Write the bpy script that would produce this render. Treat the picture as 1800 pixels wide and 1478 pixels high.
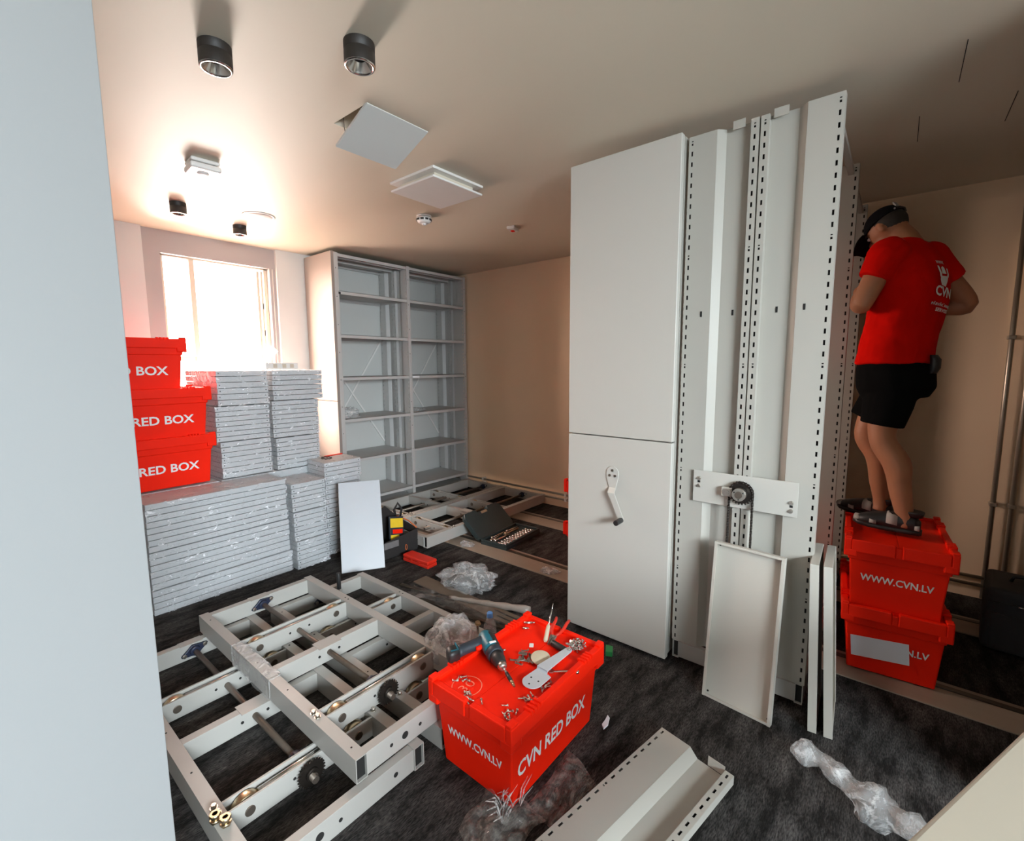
import bpy, bmesh, math, random
from mathutils import Vector, Matrix, noise

scene = bpy.context.scene
for o in list(bpy.data.objects):
    bpy.data.objects.remove(o, do_unlink=True)
COL = scene.collection
PI = math.pi

# ------------------------------------------------------------------ camera
CAM_H = 1.4726
cam_data = bpy.data.cameras.new('camera')
cam_data.sensor_fit = 'HORIZONTAL'
cam_data.sensor_width = 36.0
cam_data.lens = 825.13 / 1800.0 * 36.0
cam_data.clip_start = 0.02
cam = bpy.data.objects.new('camera', cam_data)
COL.objects.link(cam)
_az, _pt, _rl = math.radians(45 - 5.7468), math.radians(-6.6372), math.radians(-0.3596)
_fw = Vector((math.cos(_az) * math.cos(_pt), math.sin(_az) * math.cos(_pt), math.sin(_pt)))
_rt = Vector((math.sin(_az), -math.cos(_az), 0))
_up = _rt.cross(_fw)
_r2 = _rt * math.cos(_rl) + _up * math.sin(_rl)
_u2 = _up * math.cos(_rl) - _rt * math.sin(_rl)
_m = Matrix.Identity(4)
for _i in range(3):
    _m[_i][0], _m[_i][1], _m[_i][2] = _r2[_i], _u2[_i], -_fw[_i]
_m[2][3] = CAM_H
cam.matrix_world = _m
scene.camera = cam

# ------------------------------------------------------------------ world and light
world = bpy.data.worlds.new('sky')
scene.world = world
world.use_nodes = True
_nt = world.node_tree
_bg = _nt.nodes['Background']
_tc = _nt.nodes.new('ShaderNodeTexCoord')
_sx = _nt.nodes.new('ShaderNodeSeparateXYZ')
_nt.links.new(_tc.outputs['Generated'], _sx.inputs['Vector'])
_rp = _nt.nodes.new('ShaderNodeValToRGB')       # bright hazy sky above, dim ground below the horizon
_rp.color_ramp.elements[0].position = 0.46
_rp.color_ramp.elements[0].color = (0.17, 0.13, 0.11, 1)
_rp.color_ramp.elements[1].position = 0.54
_rp.color_ramp.elements[1].color = (1.0, 0.75, 0.64, 1)
_mr = _nt.nodes.new('ShaderNodeMapRange')
_mr.inputs['From Min'].default_value = -1
_nt.links.new(_sx.outputs['Z'], _mr.inputs['Value'])
_nt.links.new(_mr.outputs['Result'], _rp.inputs['Fac'])
_nt.links.new(_rp.outputs['Color'], _bg.inputs['Color'])
_bg.inputs['Strength'].default_value = 88.0

def area_light(name, loc, target, sx, sy, watts, col):
    l = bpy.data.lights.new(name, 'AREA')
    l.shape = 'RECTANGLE'
    l.size, l.size_y, l.energy, l.color = sx, sy, watts, col
    o = bpy.data.objects.new(name, l)
    COL.objects.link(o)
    o.location = loc
    o.rotation_euler = (Vector(target) - Vector(loc)).to_track_quat('-Z', 'Y').to_euler()
    return o

# sunlit yard below the window throwing light up to the ceiling
area_light('yard_light', (3.05, 9.6, 0.0), (1.5, 4.5, 1.75), 1.8, 1.3, 850, (1.0, 0.92, 0.87))
# daylight from the window behind the photographer
_rl_ = area_light('rear_daylight', (-0.20, -2.93, 1.70), (0.8, 0.7, 0.0), 2.0, 1.15, 240, (0.82, 0.93, 1.0))
_rl_.data.spread = math.radians(110)
# added fill light outside the window, brightening the right wall and rack side
area_light('wall_fill_light', (-3.4, 7.4, 2.2), (1.6, 4.5, 1.75), 2.4, 2.0, 700, (1.0, 0.70, 0.54))
# portal on the visible window, so the sky outside is sampled well
_pl = area_light('window_portal', (1.6, 4.72, 1.63), (1.6, 3.0, 1.63), 0.82, 1.46, 1, (1, 1, 1))
_pl.data.cycles.is_portal = True

scene.view_settings.view_transform = 'Standard'
scene.view_settings.look = 'None'
scene.view_settings.gamma = 1.0
scene.view_settings.use_curve_mapping = False
scene.view_settings.exposure = 0.0

# ------------------------------------------------------------------ materials
def _mix(nt, a, b, fac):
    m = nt.nodes.new('ShaderNodeMix')
    m.data_type = 'RGBA'
    m.inputs['A'].default_value = (*a, 1)
    m.inputs['B'].default_value = (*b, 1)
    nt.links.new(fac, m.inputs['Factor'])
    return m

def pm(name, col, rough=0.5, metal=0.0, var=0.06, scale=9.0, bump=0.0, bscale=200.0, coat=0.0, spec=None, stretch=None):
    m = bpy.data.materials.new(name)
    m.use_nodes = True
    nt = m.node_tree
    b = nt.nodes['Principled BSDF']
    tc = nt.nodes.new('ShaderNodeTexCoord')
    src = tc.outputs['Object']
    if stretch:
        mp = nt.nodes.new('ShaderNodeMapping')
        mp.inputs['Scale'].default_value = stretch
        nt.links.new(src, mp.inputs['Vector'])
        src = mp.outputs['Vector']
    n = nt.nodes.new('ShaderNodeTexNoise')
    n.inputs['Scale'].default_value = scale
    n.inputs['Detail'].default_value = 5
    nt.links.new(src, n.inputs['Vector'])
    lo = tuple(max(0, c * (1 - var)) for c in col)
    hi = tuple(min(1, c * (1 + var)) for c in col)
    mx = _mix(nt, lo, hi, n.outputs['Fac'])
    nt.links.new(mx.outputs['Result'], b.inputs['Base Color'])
    b.inputs['Roughness'].default_value = rough
    b.inputs['Metallic'].default_value = metal
    if coat:
        b.inputs['Coat Weight'].default_value = coat
    if spec is not None:
        b.inputs['Specular IOR Level'].default_value = spec
    if bump:
        n2 = nt.nodes.new('ShaderNodeTexNoise')
        n2.inputs['Scale'].default_value = bscale
        n2.inputs['Detail'].default_value = 3
        nt.links.new(tc.outputs['Object'], n2.inputs['Vector'])
        bp = nt.nodes.new('ShaderNodeBump')
        bp.inputs['Strength'].default_value = bump
        bp.inputs['Distance'].default_value = 0.004
        nt.links.new(n2.outputs['Fac'], bp.inputs['Height'])
        nt.links.new(bp.outputs['Normal'], b.inputs['Normal'])
    return m

def carpet_mat():
    m = bpy.data.materials.new('charcoal_carpet')
    m.use_nodes = True
    nt = m.node_tree
    b = nt.nodes['Principled BSDF']
    tc = nt.nodes.new('ShaderNodeTexCoord')
    mp = nt.nodes.new('ShaderNodeMapping')
    mp.inputs['Scale'].default_value = (1.0, 3.2, 1.0)
    nt.links.new(tc.outputs['Object'], mp.inputs['Vector'])
    n1 = nt.nodes.new('ShaderNodeTexNoise')
    n1.inputs['Scale'].default_value = 4.5
    n1.inputs['Detail'].default_value = 8
    n1.inputs['Roughness'].default_value = 0.72
    nt.links.new(mp.outputs['Vector'], n1.inputs['Vector'])
    r1 = nt.nodes.new('ShaderNodeValToRGB')
    r1.color_ramp.elements[0].position = 0.40
    r1.color_ramp.elements[0].color = (0.0085, 0.0072, 0.0062, 1)
    r1.color_ramp.elements[1].position = 0.72
    r1.color_ramp.elements[1].color = (0.085, 0.078, 0.074, 1)
    nt.links.new(n1.outputs['Fac'], r1.inputs['Fac'])
    mp2 = nt.nodes.new('ShaderNodeMapping')
    mp2.inputs['Scale'].default_value = (60, 260, 60)
    nt.links.new(tc.outputs['Object'], mp2.inputs['Vector'])
    n2 = nt.nodes.new('ShaderNodeTexNoise')
    n2.inputs['Scale'].default_value = 1.0
    n2.inputs['Detail'].default_value = 4
    nt.links.new(mp2.outputs['Vector'], n2.inputs['Vector'])
    r2 = nt.nodes.new('ShaderNodeValToRGB')
    r2.color_ramp.elements[0].position = 0.35
    r2.color_ramp.elements[0].color = (0.35, 0.35, 0.35, 1)
    r2.color_ramp.elements[1].position = 0.68
    r2.color_ramp.elements[1].color = (1.7, 1.7, 1.7, 1)
    nt.links.new(n2.outputs['Fac'], r2.inputs['Fac'])
    mu = nt.nodes.new('ShaderNodeMix')
    mu.data_type = 'RGBA'
    mu.blend_type = 'MULTIPLY'
    mu.inputs['Factor'].default_value = 1.0
    nt.links.new(r1.outputs['Color'], mu.inputs['A'])
    nt.links.new(r2.outputs['Color'], mu.inputs['B'])
    nt.links.new(mu.outputs['Result'], b.inputs['Base Color'])
    b.inputs['Roughness'].default_value = 0.9
    b.inputs['Specular IOR Level'].default_value = 0.2
    bp = nt.nodes.new('ShaderNodeBump')
    bp.inputs['Strength'].default_value = 0.6
    bp.inputs['Distance'].default_value = 0.004
    nt.links.new(n2.outputs['Fac'], bp.inputs['Height'])
    nt.links.new(bp.outputs['Normal'], b.inputs['Normal'])
    return m

def film_mat(name, dens, tint=(0.9, 0.93, 0.96), scale=14.0, lo=0.05, stretch=(1, 1, 1), rng=(.44, .72), bump=.5):
    """clear stretch film: mostly see-through, with white streaks painted in for its glints"""
    m = bpy.data.materials.new(name)
    m.use_nodes = True
    nt = m.node_tree
    nt.nodes.remove(nt.nodes['Principled BSDF'])
    out = nt.nodes['Material Output']
    tc = nt.nodes.new('ShaderNodeTexCoord')
    mp = nt.nodes.new('ShaderNodeMapping')
    mp.inputs['Scale'].default_value = stretch
    mp.inputs['Rotation'].default_value = (0.4, 0.5, 0.3)
    nt.links.new(tc.outputs['Object'], mp.inputs['Vector'])
    oi = nt.nodes.new('ShaderNodeObjectInfo')
    mm = nt.nodes.new('ShaderNodeMath')
    mm.operation = 'MULTIPLY'
    mm.inputs[1].default_value = 37.0
    nt.links.new(oi.outputs['Random'], mm.inputs[0])
    nt.links.new(mm.outputs['Value'], mp.inputs['Location'])
    n = nt.nodes.new('ShaderNodeTexNoise')
    n.inputs['Scale'].default_value = scale
    n.inputs['Detail'].default_value = 9
    n.inputs['Roughness'].default_value = 0.68
    n.inputs['Distortion'].default_value = 1.4
    nt.links.new(mp.outputs['Vector'], n.inputs['Vector'])
    rp = nt.nodes.new('ShaderNodeMapRange')
    rp.inputs['From Min'].default_value = rng[0]
    rp.inputs['From Max'].default_value = rng[1]
    rp.inputs['To Min'].default_value = lo
    rp.inputs['To Max'].default_value = dens
    nt.links.new(n.outputs['Fac'], rp.inputs['Value'])  # noise paints white streaks and thin haze in place of specular glints
    tr = nt.nodes.new('ShaderNodeBsdfTransparent')
    tr.inputs['Color'].default_value = (0.97, 0.975, 0.98, 1)
    gl = nt.nodes.new('ShaderNodeBsdfPrincipled')
    gl.inputs['Base Color'].default_value = (*tint, 1)
    gl.inputs['Roughness'].default_value = 0.16
    gl.inputs['Specular IOR Level'].default_value = 0.8
    bp = nt.nodes.new('ShaderNodeBump')
    bp.inputs['Strength'].default_value = bump
    bp.inputs['Distance'].default_value = 0.012
    nt.links.new(n.outputs['Fac'], bp.inputs['Height'])
    nt.links.new(bp.outputs['Normal'], gl.inputs['Normal'])
    ms = nt.nodes.new('ShaderNodeMixShader')
    nt.links.new(rp.outputs['Result'], ms.inputs['Fac'])
    nt.links.new(tr.outputs['BSDF'], ms.inputs[1])
    nt.links.new(gl.outputs['BSDF'], ms.inputs[2])
    nt.links.new(ms.outputs['Shader'], out.inputs['Surface'])
    return m

def glass_mat():
    m = bpy.data.materials.new('clear_glass')
    m.use_nodes = True
    nt = m.node_tree
    nt.nodes.remove(nt.nodes['Principled BSDF'])
    tr = nt.nodes.new('ShaderNodeBsdfTransparent')
    tr.inputs['Color'].default_value = (0.96, 0.98, 0.98, 1)
    gl = nt.nodes.new('ShaderNodeBsdfGlossy')
    gl.inputs['Roughness'].default_value = 0.03
    fr = nt.nodes.new('ShaderNodeFresnel')
    fr.inputs['IOR'].default_value = 1.45
    ms = nt.nodes.new('ShaderNodeMixShader')
    nt.links.new(fr.outputs['Fac'], ms.inputs['Fac'])
    nt.links.new(tr.outputs['BSDF'], ms.inputs[1])
    nt.links.new(gl.outputs['BSDF'], ms.inputs[2])
    nt.links.new(ms.outputs['Shader'], nt.nodes['Material Output'].inputs['Surface'])
    return m

M = dict(
    wall=pm('wall_paint', (0.82, 0.63, 0.44), 0.75, var=0.03, scale=2.5, bump=0.05, bscale=90),
    wall_white=pm('white_wall_paint', (0.60, 0.60, 0.575), 0.7, var=0.02, scale=2.0, bump=0.04, bscale=90),
    ceil=pm('ceiling_paint', (0.66, 0.595, 0.48), 0.62, var=0.025, scale=1.5, bump=0.04, bscale=60),
    carpet=carpet_mat(),
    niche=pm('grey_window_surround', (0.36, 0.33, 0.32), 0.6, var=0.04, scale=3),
    winframe=pm('window_frame_paint', (0.62, 0.53, 0.42), 0.5, var=0.05),
    glass=glass_mat(),
    facade=pm('pale_facade', (0.9, 0.9, 0.9), 0.8, var=0.05, scale=1.0),
    facade_win=pm('blue_facade_window', (0.05, 0.09, 0.2), 0.2, var=0.1, scale=1.0),
    racksidepan=pm('rack_side_paint', (0.30, 0.255, 0.225), 0.5, var=0.02, scale=2.0),
    tabletop=pm('beige_table_paint', (0.36, 0.32, 0.255), 0.5, var=0.03, scale=3.0),
    traypaint=pm('pale_tray_paint', (0.48, 0.455, 0.40), 0.42, var=0.03, scale=4, bump=0.03, bscale=350),
    steel=pm('light_grey_powder_coat', (0.42, 0.40, 0.355), 0.42, var=0.035, scale=3.5, bump=0.03, bscale=350),
    steel_in=pm('grey_powder_coat_shelf', (0.50, 0.49, 0.475), 0.45, var=0.05, scale=4, bump=0.03, bscale=350),
    panel=pm('white_grey_cover_paint', (0.50, 0.48, 0.435), 0.45, var=0.02, scale=2.0),
    sidepan=pm('beige_cover_paint', (0.66, 0.60, 0.54), 0.5, var=0.02, scale=2.0),
    frame=pm('frame_grey_paint', (0.41, 0.395, 0.365), 0.40, var=0.05, scale=7, bump=0.03, bscale=300),
    packst=pm('packed_shelf_paint', (0.50, 0.51, 0.52), 0.45, var=0.05, scale=6),
    hole_shade=pm('painted_hole_shade', (0.012, 0.011, 0.010), 0.9, var=0.1),  # near-black colour painted for the shade inside holes and hollows
    redbox=pm('red_crate_plastic', (0.95, 0.016, 0.002), 0.5, var=0.12, scale=6, bump=0.10, bscale=420, spec=0.15),
    reddust=pm('bright_red_plastic', (0.66, 0.025, 0.010), 0.38, var=0.1, scale=8),
    white=pm('white_print', (0.80, 0.80, 0.80), 0.55, var=0.04, scale=40),
    whiteplast=pm('white_plastic', (0.78, 0.76, 0.73), 0.4, var=0.03),
    black=pm('black_plastic', (0.018, 0.017, 0.017), 0.45, var=0.2, scale=30),
    lampblk=pm('black_lamp_housing', (0.020, 0.015, 0.012), 0.55, var=0.2, scale=25, bump=0.1, bscale=400),
    chrome=pm('chrome_metal', (0.72, 0.70, 0.67), 0.22, 1.0, var=0.06, scale=60),
    zinc=pm('zinc_plated_steel', (0.62, 0.58, 0.52), 0.32, 1.0, var=0.15, scale=50),
    brass=pm('yellow_zinc_steel', (0.58, 0.46, 0.30), 0.32, 1.0, var=0.15, scale=50),
    shaft=pm('bare_steel_shaft', (0.20, 0.165, 0.135), 0.42, 0.8, var=0.25, scale=25),
    sprocket=pm('oiled_black_steel', (0.030, 0.024, 0.020), 0.38, 0.6, var=0.3, scale=40),
    bearing=pm('navy_cast_bearing', (0.022, 0.028, 0.055), 0.35, 0.2, var=0.2, scale=30),
    railplate=pm('rail_cover_plate', (0.31, 0.255, 0.20), 0.5, 0.1, var=0.18, scale=9, stretch=(1, 0.3, 1)),
    raildark=pm('rail_steel', (0.10, 0.085, 0.07), 0.35, 0.8, var=0.25, scale=14),
    pipe=pm('pipe_metal', (0.42, 0.37, 0.30), 0.35, 0.7, var=0.12, scale=12),
    cardboard=pm('dark_cardboard', (0.14, 0.105, 0.075), 0.8, var=0.15, scale=12),
    film=film_mat('stretch_film', 0.95, (0.97, 0.98, 1.0), scale=30.0, lo=0.08, stretch=(.5, .5, 1.0), rng=(.55, .66), bump=.08),
    filmheap=film_mat('crumpled_film', 0.8, (0.95, 0.93, 0.91), 13.0, 0.20, rng=(.50, .72), bump=.6),
    filmdust=film_mat('dull_film', 0.5, (0.52, 0.47, 0.43), 18.0, 0.10),
    bottleglass=film_mat('bottle_plastic', 0.45, (0.85, 0.87, 0.88), 9.0, 0.13, (1, 1, 3)),
    teal=pm('teal_tool_plastic', (0.010, 0.135, 0.185), 0.4, var=0.1, scale=20),
    navy=pm('dark_navy_rubber', (0.020, 0.026, 0.036), 0.55, var=0.15, scale=30),
    blue=pm('light_blue_cap', (0.12, 0.34, 0.78), 0.4, var=0.06),
    case=pm('dark_teal_case', (0.020, 0.034, 0.036), 0.42, var=0.12, scale=15),
    yellow=pm('yellow_print', (0.80, 0.55, 0.03), 0.45, var=0.15, scale=30),
    green=pm('green_plastic', (0.02, 0.20, 0.05), 0.5, var=0.1),
    orange=pm('orange_trim', (0.65, 0.14, 0.03), 0.6, var=0.1),
    grey=pm('grey_fabric', (0.16, 0.15, 0.15), 0.85, var=0.2, scale=60),
    bagblk=pm('black_bag_fabric', (0.020, 0.017, 0.016), 0.85, var=0.25, scale=60, bump=0.2, bscale=300),
    greycase=pm('dark_grey_luggage', (0.030, 0.032, 0.036), 0.7, var=0.15, scale=40, bump=0.1, bscale=300),
    skin=pm('skin', (0.38, 0.155, 0.075), 0.55, var=0.12, scale=18),
    shirt=pm('red_cotton', (0.62, 0.005, 0.002), 0.95, spec=0.04, var=0.12, scale=10, bump=0.15, bscale=500),
    shorts=pm('black_cotton', (0.005, 0.0048, 0.0048), 0.95, spec=0.05, var=0.2, scale=12),
    hair=pm('dark_hair', (0.030, 0.022, 0.017), 0.7, var=0.3, scale=80),
    cap=pm('black_cap_cotton', (0.008, 0.0075, 0.009), 0.9, spec=0.08, var=0.2, scale=40),
    shoegrey=pm('light_grey_suede', (0.40, 0.38, 0.35), 0.8, var=0.1, scale=30),
    paper=pm('white_paper', (0.72, 0.72, 0.78), 0.8, var=0.03, scale=8),
    beigetin=pm('beige_plastic_disc', (0.60, 0.52, 0.38), 0.5, var=0.05),
    clip=pm('grey_metal_clip', (0.30, 0.27, 0.23), 0.38, 0.7, var=0.2, scale=40),
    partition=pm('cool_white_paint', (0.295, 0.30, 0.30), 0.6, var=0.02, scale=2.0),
    marker=pm('light_red_marker', (0.95, 0.20, 0.12), 0.6, var=0.1),
    tube=pm('grey_wrapped_tube', (0.36, 0.31, 0.27), 0.4, var=0.2, scale=30),
    rearwall=pm('beige_rear_wall', (0.45, 0.38, 0.30), 0.8, var=0.03),
    bluewhite=pm('white_enamel', (0.50, 0.525, 0.56), 0.35, var=0.03),
)

# ------------------------------------------------------------------ mesh helpers
class MB:
    def __init__(self):
        self.v, self.f, self.mi, self.sm = [], [], [], []
        self.cur, self.smooth = 0, False
        self.T = None
    def _add(self, vs, fs, smooth=None):
        b = len(self.v)
        if self.T is not None:
            vs = [self.T @ Vector(p) for p in vs]
        self.v += [tuple(p) for p in vs]
        for f in fs:
            self.f.append(tuple(i + b for i in f))
            self.mi.append(self.cur)
            self.sm.append(self.smooth if smooth is None else smooth)
        return self
    def box(self, x0, x1, y0, y1, z0, z1):
        vs = [(x0, y0, z0), (x1, y0, z0), (x1, y1, z0), (x0, y1, z0), (x0, y0, z1), (x1, y0, z1), (x1, y1, z1), (x0, y1, z1)]
        return self._add(vs, [(3, 2, 1, 0), (4, 5, 6, 7), (0, 1, 5, 4), (1, 2, 6, 5), (2, 3, 7, 6), (3, 0, 4, 7)])
    def frustum(self, a, b, z0, z1, c=(0, 0)):
        """a, b: half sizes (x, y) at the bottom and the top"""
        vs = []
        for (h, z) in ((a, z0), (b, z1)):
            vs += [(c[0] - h[0], c[1] - h[1], z), (c[0] + h[0], c[1] - h[1], z), (c[0] + h[0], c[1] + h[1], z), (c[0] - h[0], c[1] + h[1], z)]
        return self._add(vs, [(3, 2, 1, 0), (4, 5, 6, 7), (0, 1, 5, 4), (1, 2, 6, 5), (2, 3, 7, 6), (3, 0, 4, 7)])
    def prism(self, poly, z0, z1, Mx=None):
        n = len(poly)
        vs = [Vector((p[0], p[1], z0)) for p in poly] + [Vector((p[0], p[1], z1)) for p in poly]
        if Mx is not None:
            vs = [Mx @ p for p in vs]
        fs = [tuple(range(n - 1, -1, -1)), tuple(range(n, 2 * n))]
        fs += [(i, (i + 1) % n, n + (i + 1) % n, n + i) for i in range(n)]
        return self._add(vs, fs, False)
    def rings(self, rings, cap=True, smooth=True, closed=True):
        n = len(rings[0])
        vs = [p for r in rings for p in r]
        fs = []
        m = n if closed else n - 1
        for k in range(len(rings) - 1):
            for i in range(m):
                j = (i + 1) % n
                fs.append((k * n + i, k * n + j, (k + 1) * n + j, (k + 1) * n + i))
        self._add(vs, fs, smooth)
        if cap:
            b = len(self.v) - len(vs)
            self.f.append(tuple(b + i for i in range(n - 1, -1, -1)))
            self.f.append(tuple(b + (len(rings) - 1) * n + i for i in range(n)))
            self.mi += [self.cur] * 2
            self.sm += [False] * 2
        return self
    def cyl(self, p0, p1, r0, r1=None, n=16, cap=True):
        p0, p1 = Vector(p0), Vector(p1)
        r1 = r0 if r1 is None else r1
        d = (p1 - p0).normalized()
        a = d.orthogonal().normalized()
        b = d.cross(a)
        R = []
        for p, r in ((p0, r0), (p1, r1)):
            R.append([p + (a * math.cos(2 * PI * i / n) + b * math.sin(2 * PI * i / n)) * r for i in range(n)])
        return self.rings(R, cap)
    def tube(self, pts, r, n=8, cap=True):
        pts = [Vector(p) for p in pts]
        rr = r if isinstance(r, (list, tuple)) else [r] * len(pts)
        a = None
        R = []
        for i, p in enumerate(pts):
            d = (pts[min(i + 1, len(pts) - 1)] - pts[max(i - 1, 0)]).normalized()
            a = d.orthogonal().normalized() if a is None else (a - d * a.dot(d)).normalized()
            b = d.cross(a)
            R.append([p + (a * math.cos(2 * PI * k / n) + b * math.sin(2 * PI * k / n)) * rr[i] for k in range(n)])
        return self.rings(R, cap)
    def lathe(self, prof, n=24, Mx=None, cap=True):
        R = []
        for r, z in prof:
            ring = [Vector((r * math.cos(2 * PI * i / n), r * math.sin(2 * PI * i / n), z)) for i in range(n)]
            R.append([Mx @ p for p in ring] if Mx is not None else ring)
        return self.rings(R, cap)
    def loft(self, secs, n=20, cap=True, sq=2.0):
        """secs: (centre, half-axis a, half-axis b) rings; sq > 2 squares the section"""
        R = []
        for c, a, b in secs:
            c, a, b = Vector(c), Vector(a), Vector(b)
            ring = []
            for i in range(n):
                t = 2 * PI * i / n
                ct, st = math.cos(t), math.sin(t)
                ring.append(c + a * math.copysign(abs(ct) ** (2 / sq), ct) + b * math.copysign(abs(st) ** (2 / sq), st))
            R.append(ring)
        return self.rings(R, cap)
    def rect_tube(self, axis, length, w, h, t=0.003, o=(0, 0, 0)):
        """open-ended hollow tube along axis 'x' or 'y'; w across, h up, o = min corner"""
        x, y, z = o
        def bb(a0, a1, c0, c1, z0, z1):
            if axis == 'y':
                self.box(x + c0, x + c1, y + a0, y + a1, z + z0, z + z1)
            else:
                self.box(x + a0, x + a1, y + c0, y + c1, z + z0, z + z1)
        bb(0, length, 0, t, 0, h)
        bb(0, length, w - t, w, 0, h)
        bb(0, length, t, w - t, 0, t)
        bb(0, length, t, w - t, h - t, h)
        return self
    def build(self, name, mats, parent=None, loc=None, rot=None, bevel=0.0, seg=2):
        me = bpy.data.meshes.new(name)
        me.from_pydata(self.v, [], self.f)
        for k in (mats if isinstance(mats, (list, tuple)) else [mats]):
            me.materials.append(M[k])
        me.polygons.foreach_set('material_index', self.mi)
        me.polygons.foreach_set('use_smooth', self.sm)
        me.update()
        o = bpy.data.objects.new(name, me)
        COL.objects.link(o)
        if parent is not None:
            o.parent = parent
        if loc is not None:
            o.location = loc
        if rot is not None:
            o.rotation_euler = rot
        if bevel:
            bm = o.modifiers.new('soft_edges', 'BEVEL')
            bm.width, bm.segments, bm.limit_method, bm.angle_limit = bevel, seg, 'ANGLE', math.radians(40)
        return o

def tag(o, label=None, cat=None, group=None, kind=None):
    if label: o['label'] = label
    if cat: o['category'] = cat
    if group: o['group'] = group
    if kind: o['kind'] = kind
    return o

def thing(name, label, cat, loc=(0, 0, 0), rotz=0.0, group=None, rot=None):
    o = bpy.data.objects.new(name, None)
    o.empty_display_size = 0.05
    COL.objects.link(o)
    o.location = loc
    o.rotation_euler = rot if rot is not None else (0, 0, rotz)
    return tag(o, label, cat, group)

def copy_tree(o, parent=None):
    c = o.copy()
    COL.objects.link(c)
    c.parent = parent
    for ch in o.children:
        copy_tree(ch, c)
    return c

def link_part(src, name, parent, loc=(0, 0, 0), rot=(0, 0, 0)):
    """another object with the same mesh"""
    o = bpy.data.objects.new(name, src.data)
    COL.objects.link(o)
    o.parent = parent
    o.location, o.rotation_euler = loc, rot
    for md in src.modifiers:
        if md.type == 'BEVEL':
            b = o.modifiers.new('soft_edges', 'BEVEL')
            b.width, b.segments, b.limit_method, b.angle_limit = md.width, md.segments, md.limit_method, md.angle_limit
    return o

def struct(name, mb, mat, parent=None, bevel=0.0):
    o = mb.build(name, mat, parent, bevel=bevel)
    if parent is None:
        o['kind'] = 'structure'
    return o

def frame_of(u, v, o):
    """matrix with local x -> u, local y -> v, local z -> u x v, origin o"""
    u, v = Vector(u).normalized(), Vector(v)
    v = (v - u * v.dot(u)).normalized()
    w = u.cross(v)
    m = Matrix.Identity(4)
    for i in range(3):
        m[i][0], m[i][1], m[i][2], m[i][3] = u[i], v[i], w[i], o[i]
    return m

def lettering(text, width, height, Mx, mat, parent, name='lettering', bold=0.022, slant=0.0, label=None):
    cu = bpy.data.curves.new(name, 'FONT')
    cu.body = text
    cu.size = 1.0
    cu.offset = bold
    cu.shear = slant
    cu.extrude = 0.0
    cu.resolution_u = 3
    tmp = bpy.data.objects.new(name + '_curve', cu)
    COL.objects.link(tmp)
    bpy.context.view_layer.update()
    dg = bpy.context.evaluated_depsgraph_get()
    me = bpy.data.meshes.new_from_object(tmp.evaluated_get(dg))
    bpy.data.objects.remove(tmp, do_unlink=True)
    xs = [v.co.x for v in me.vertices]
    ys = [v.co.y for v in me.vertices]
    sx, sy = width / (max(xs) - min(xs)), height / (max(ys) - min(ys))
    cx, cy = (max(xs) + min(xs)) / 2, (max(ys) + min(ys)) / 2
    for v in me.vertices:
        v.co = Mx @ Vector(((v.co.x - cx) * sx, (v.co.y - cy) * sy, 0.0))
    me.materials.clear()
    me.materials.append(M[mat])
    me.name = name
    o = bpy.data.objects.new(name, me)
    COL.objects.link(o)
    o.parent = parent
    if label: o['label'] = label
    return o

rnd = random.Random(11)
# ================================================================== the room
H = 2.534
XR, YW = 4.03, 4.4444          # inner faces of the right wall and of the window wall
XL, YB = -1.6, -3.0            # left wall and the wall behind the photographer
struct('floor', MB().box(XL - .1, XR + .1, YB - .1, YW + .18, -0.12, 0.0), 'carpet')

# ceiling with the opening of the service hatch
hx0, hx1, hy0, hy1 = 1.212, 1.522, 1.736, 1.990
c = MB()
c.box(XL - .1, hx0, YB - .1, YW + .18, H, H + .12)
c.box(hx1, XR + .1, YB - .1, YW + .18, H, H + .12)
c.box(hx0, hx1, YB - .1, hy0, H, H + .12)
c.box(hx0, hx1, hy1, YW + .18, H, H + .12)
ceiling = struct('ceiling', c, 'ceil')
c = MB()
c.box(hx0 - .1, hx1 + .1, hy0 - .1, hy1 + .1, H + .34, H + .36)
for a in ((hx0 - .12, hx0 - .1, hy0 - .1, hy1 + .1), (hx1 + .1, hx1 + .12, hy0 - .1, hy1 + .1), (hx0 - .1, hx1 + .1, hy0 - .12, hy0 - .1), (hx0 - .1, hx1 + .1, hy1 + .1, hy1 + .12)):
    c.box(a[0], a[1], a[2], a[3], H + .12, H + .36)
struct('void_casing', c, 'cardboard', ceiling)
for (a, b) in (((2.261, -.102), (2.567, -.112)), ((2.797, -.289), (3.097, -.298)), ((2.80, .005), (3.099, -.005))):
    m = MB().box(a[0], b[0], (a[1] + b[1]) / 2 - .0013, (a[1] + b[1]) / 2 + .0013, H - .0012, H + .002)
    s_ = struct('slit', m, 'hole_shade', ceiling)
    s_['label'] = 'thin dark slit in the ceiling'

struct('wall_right', MB().box(XR, XR + .1, YB - .1, YW + .18, 0, H), 'wall')
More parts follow.
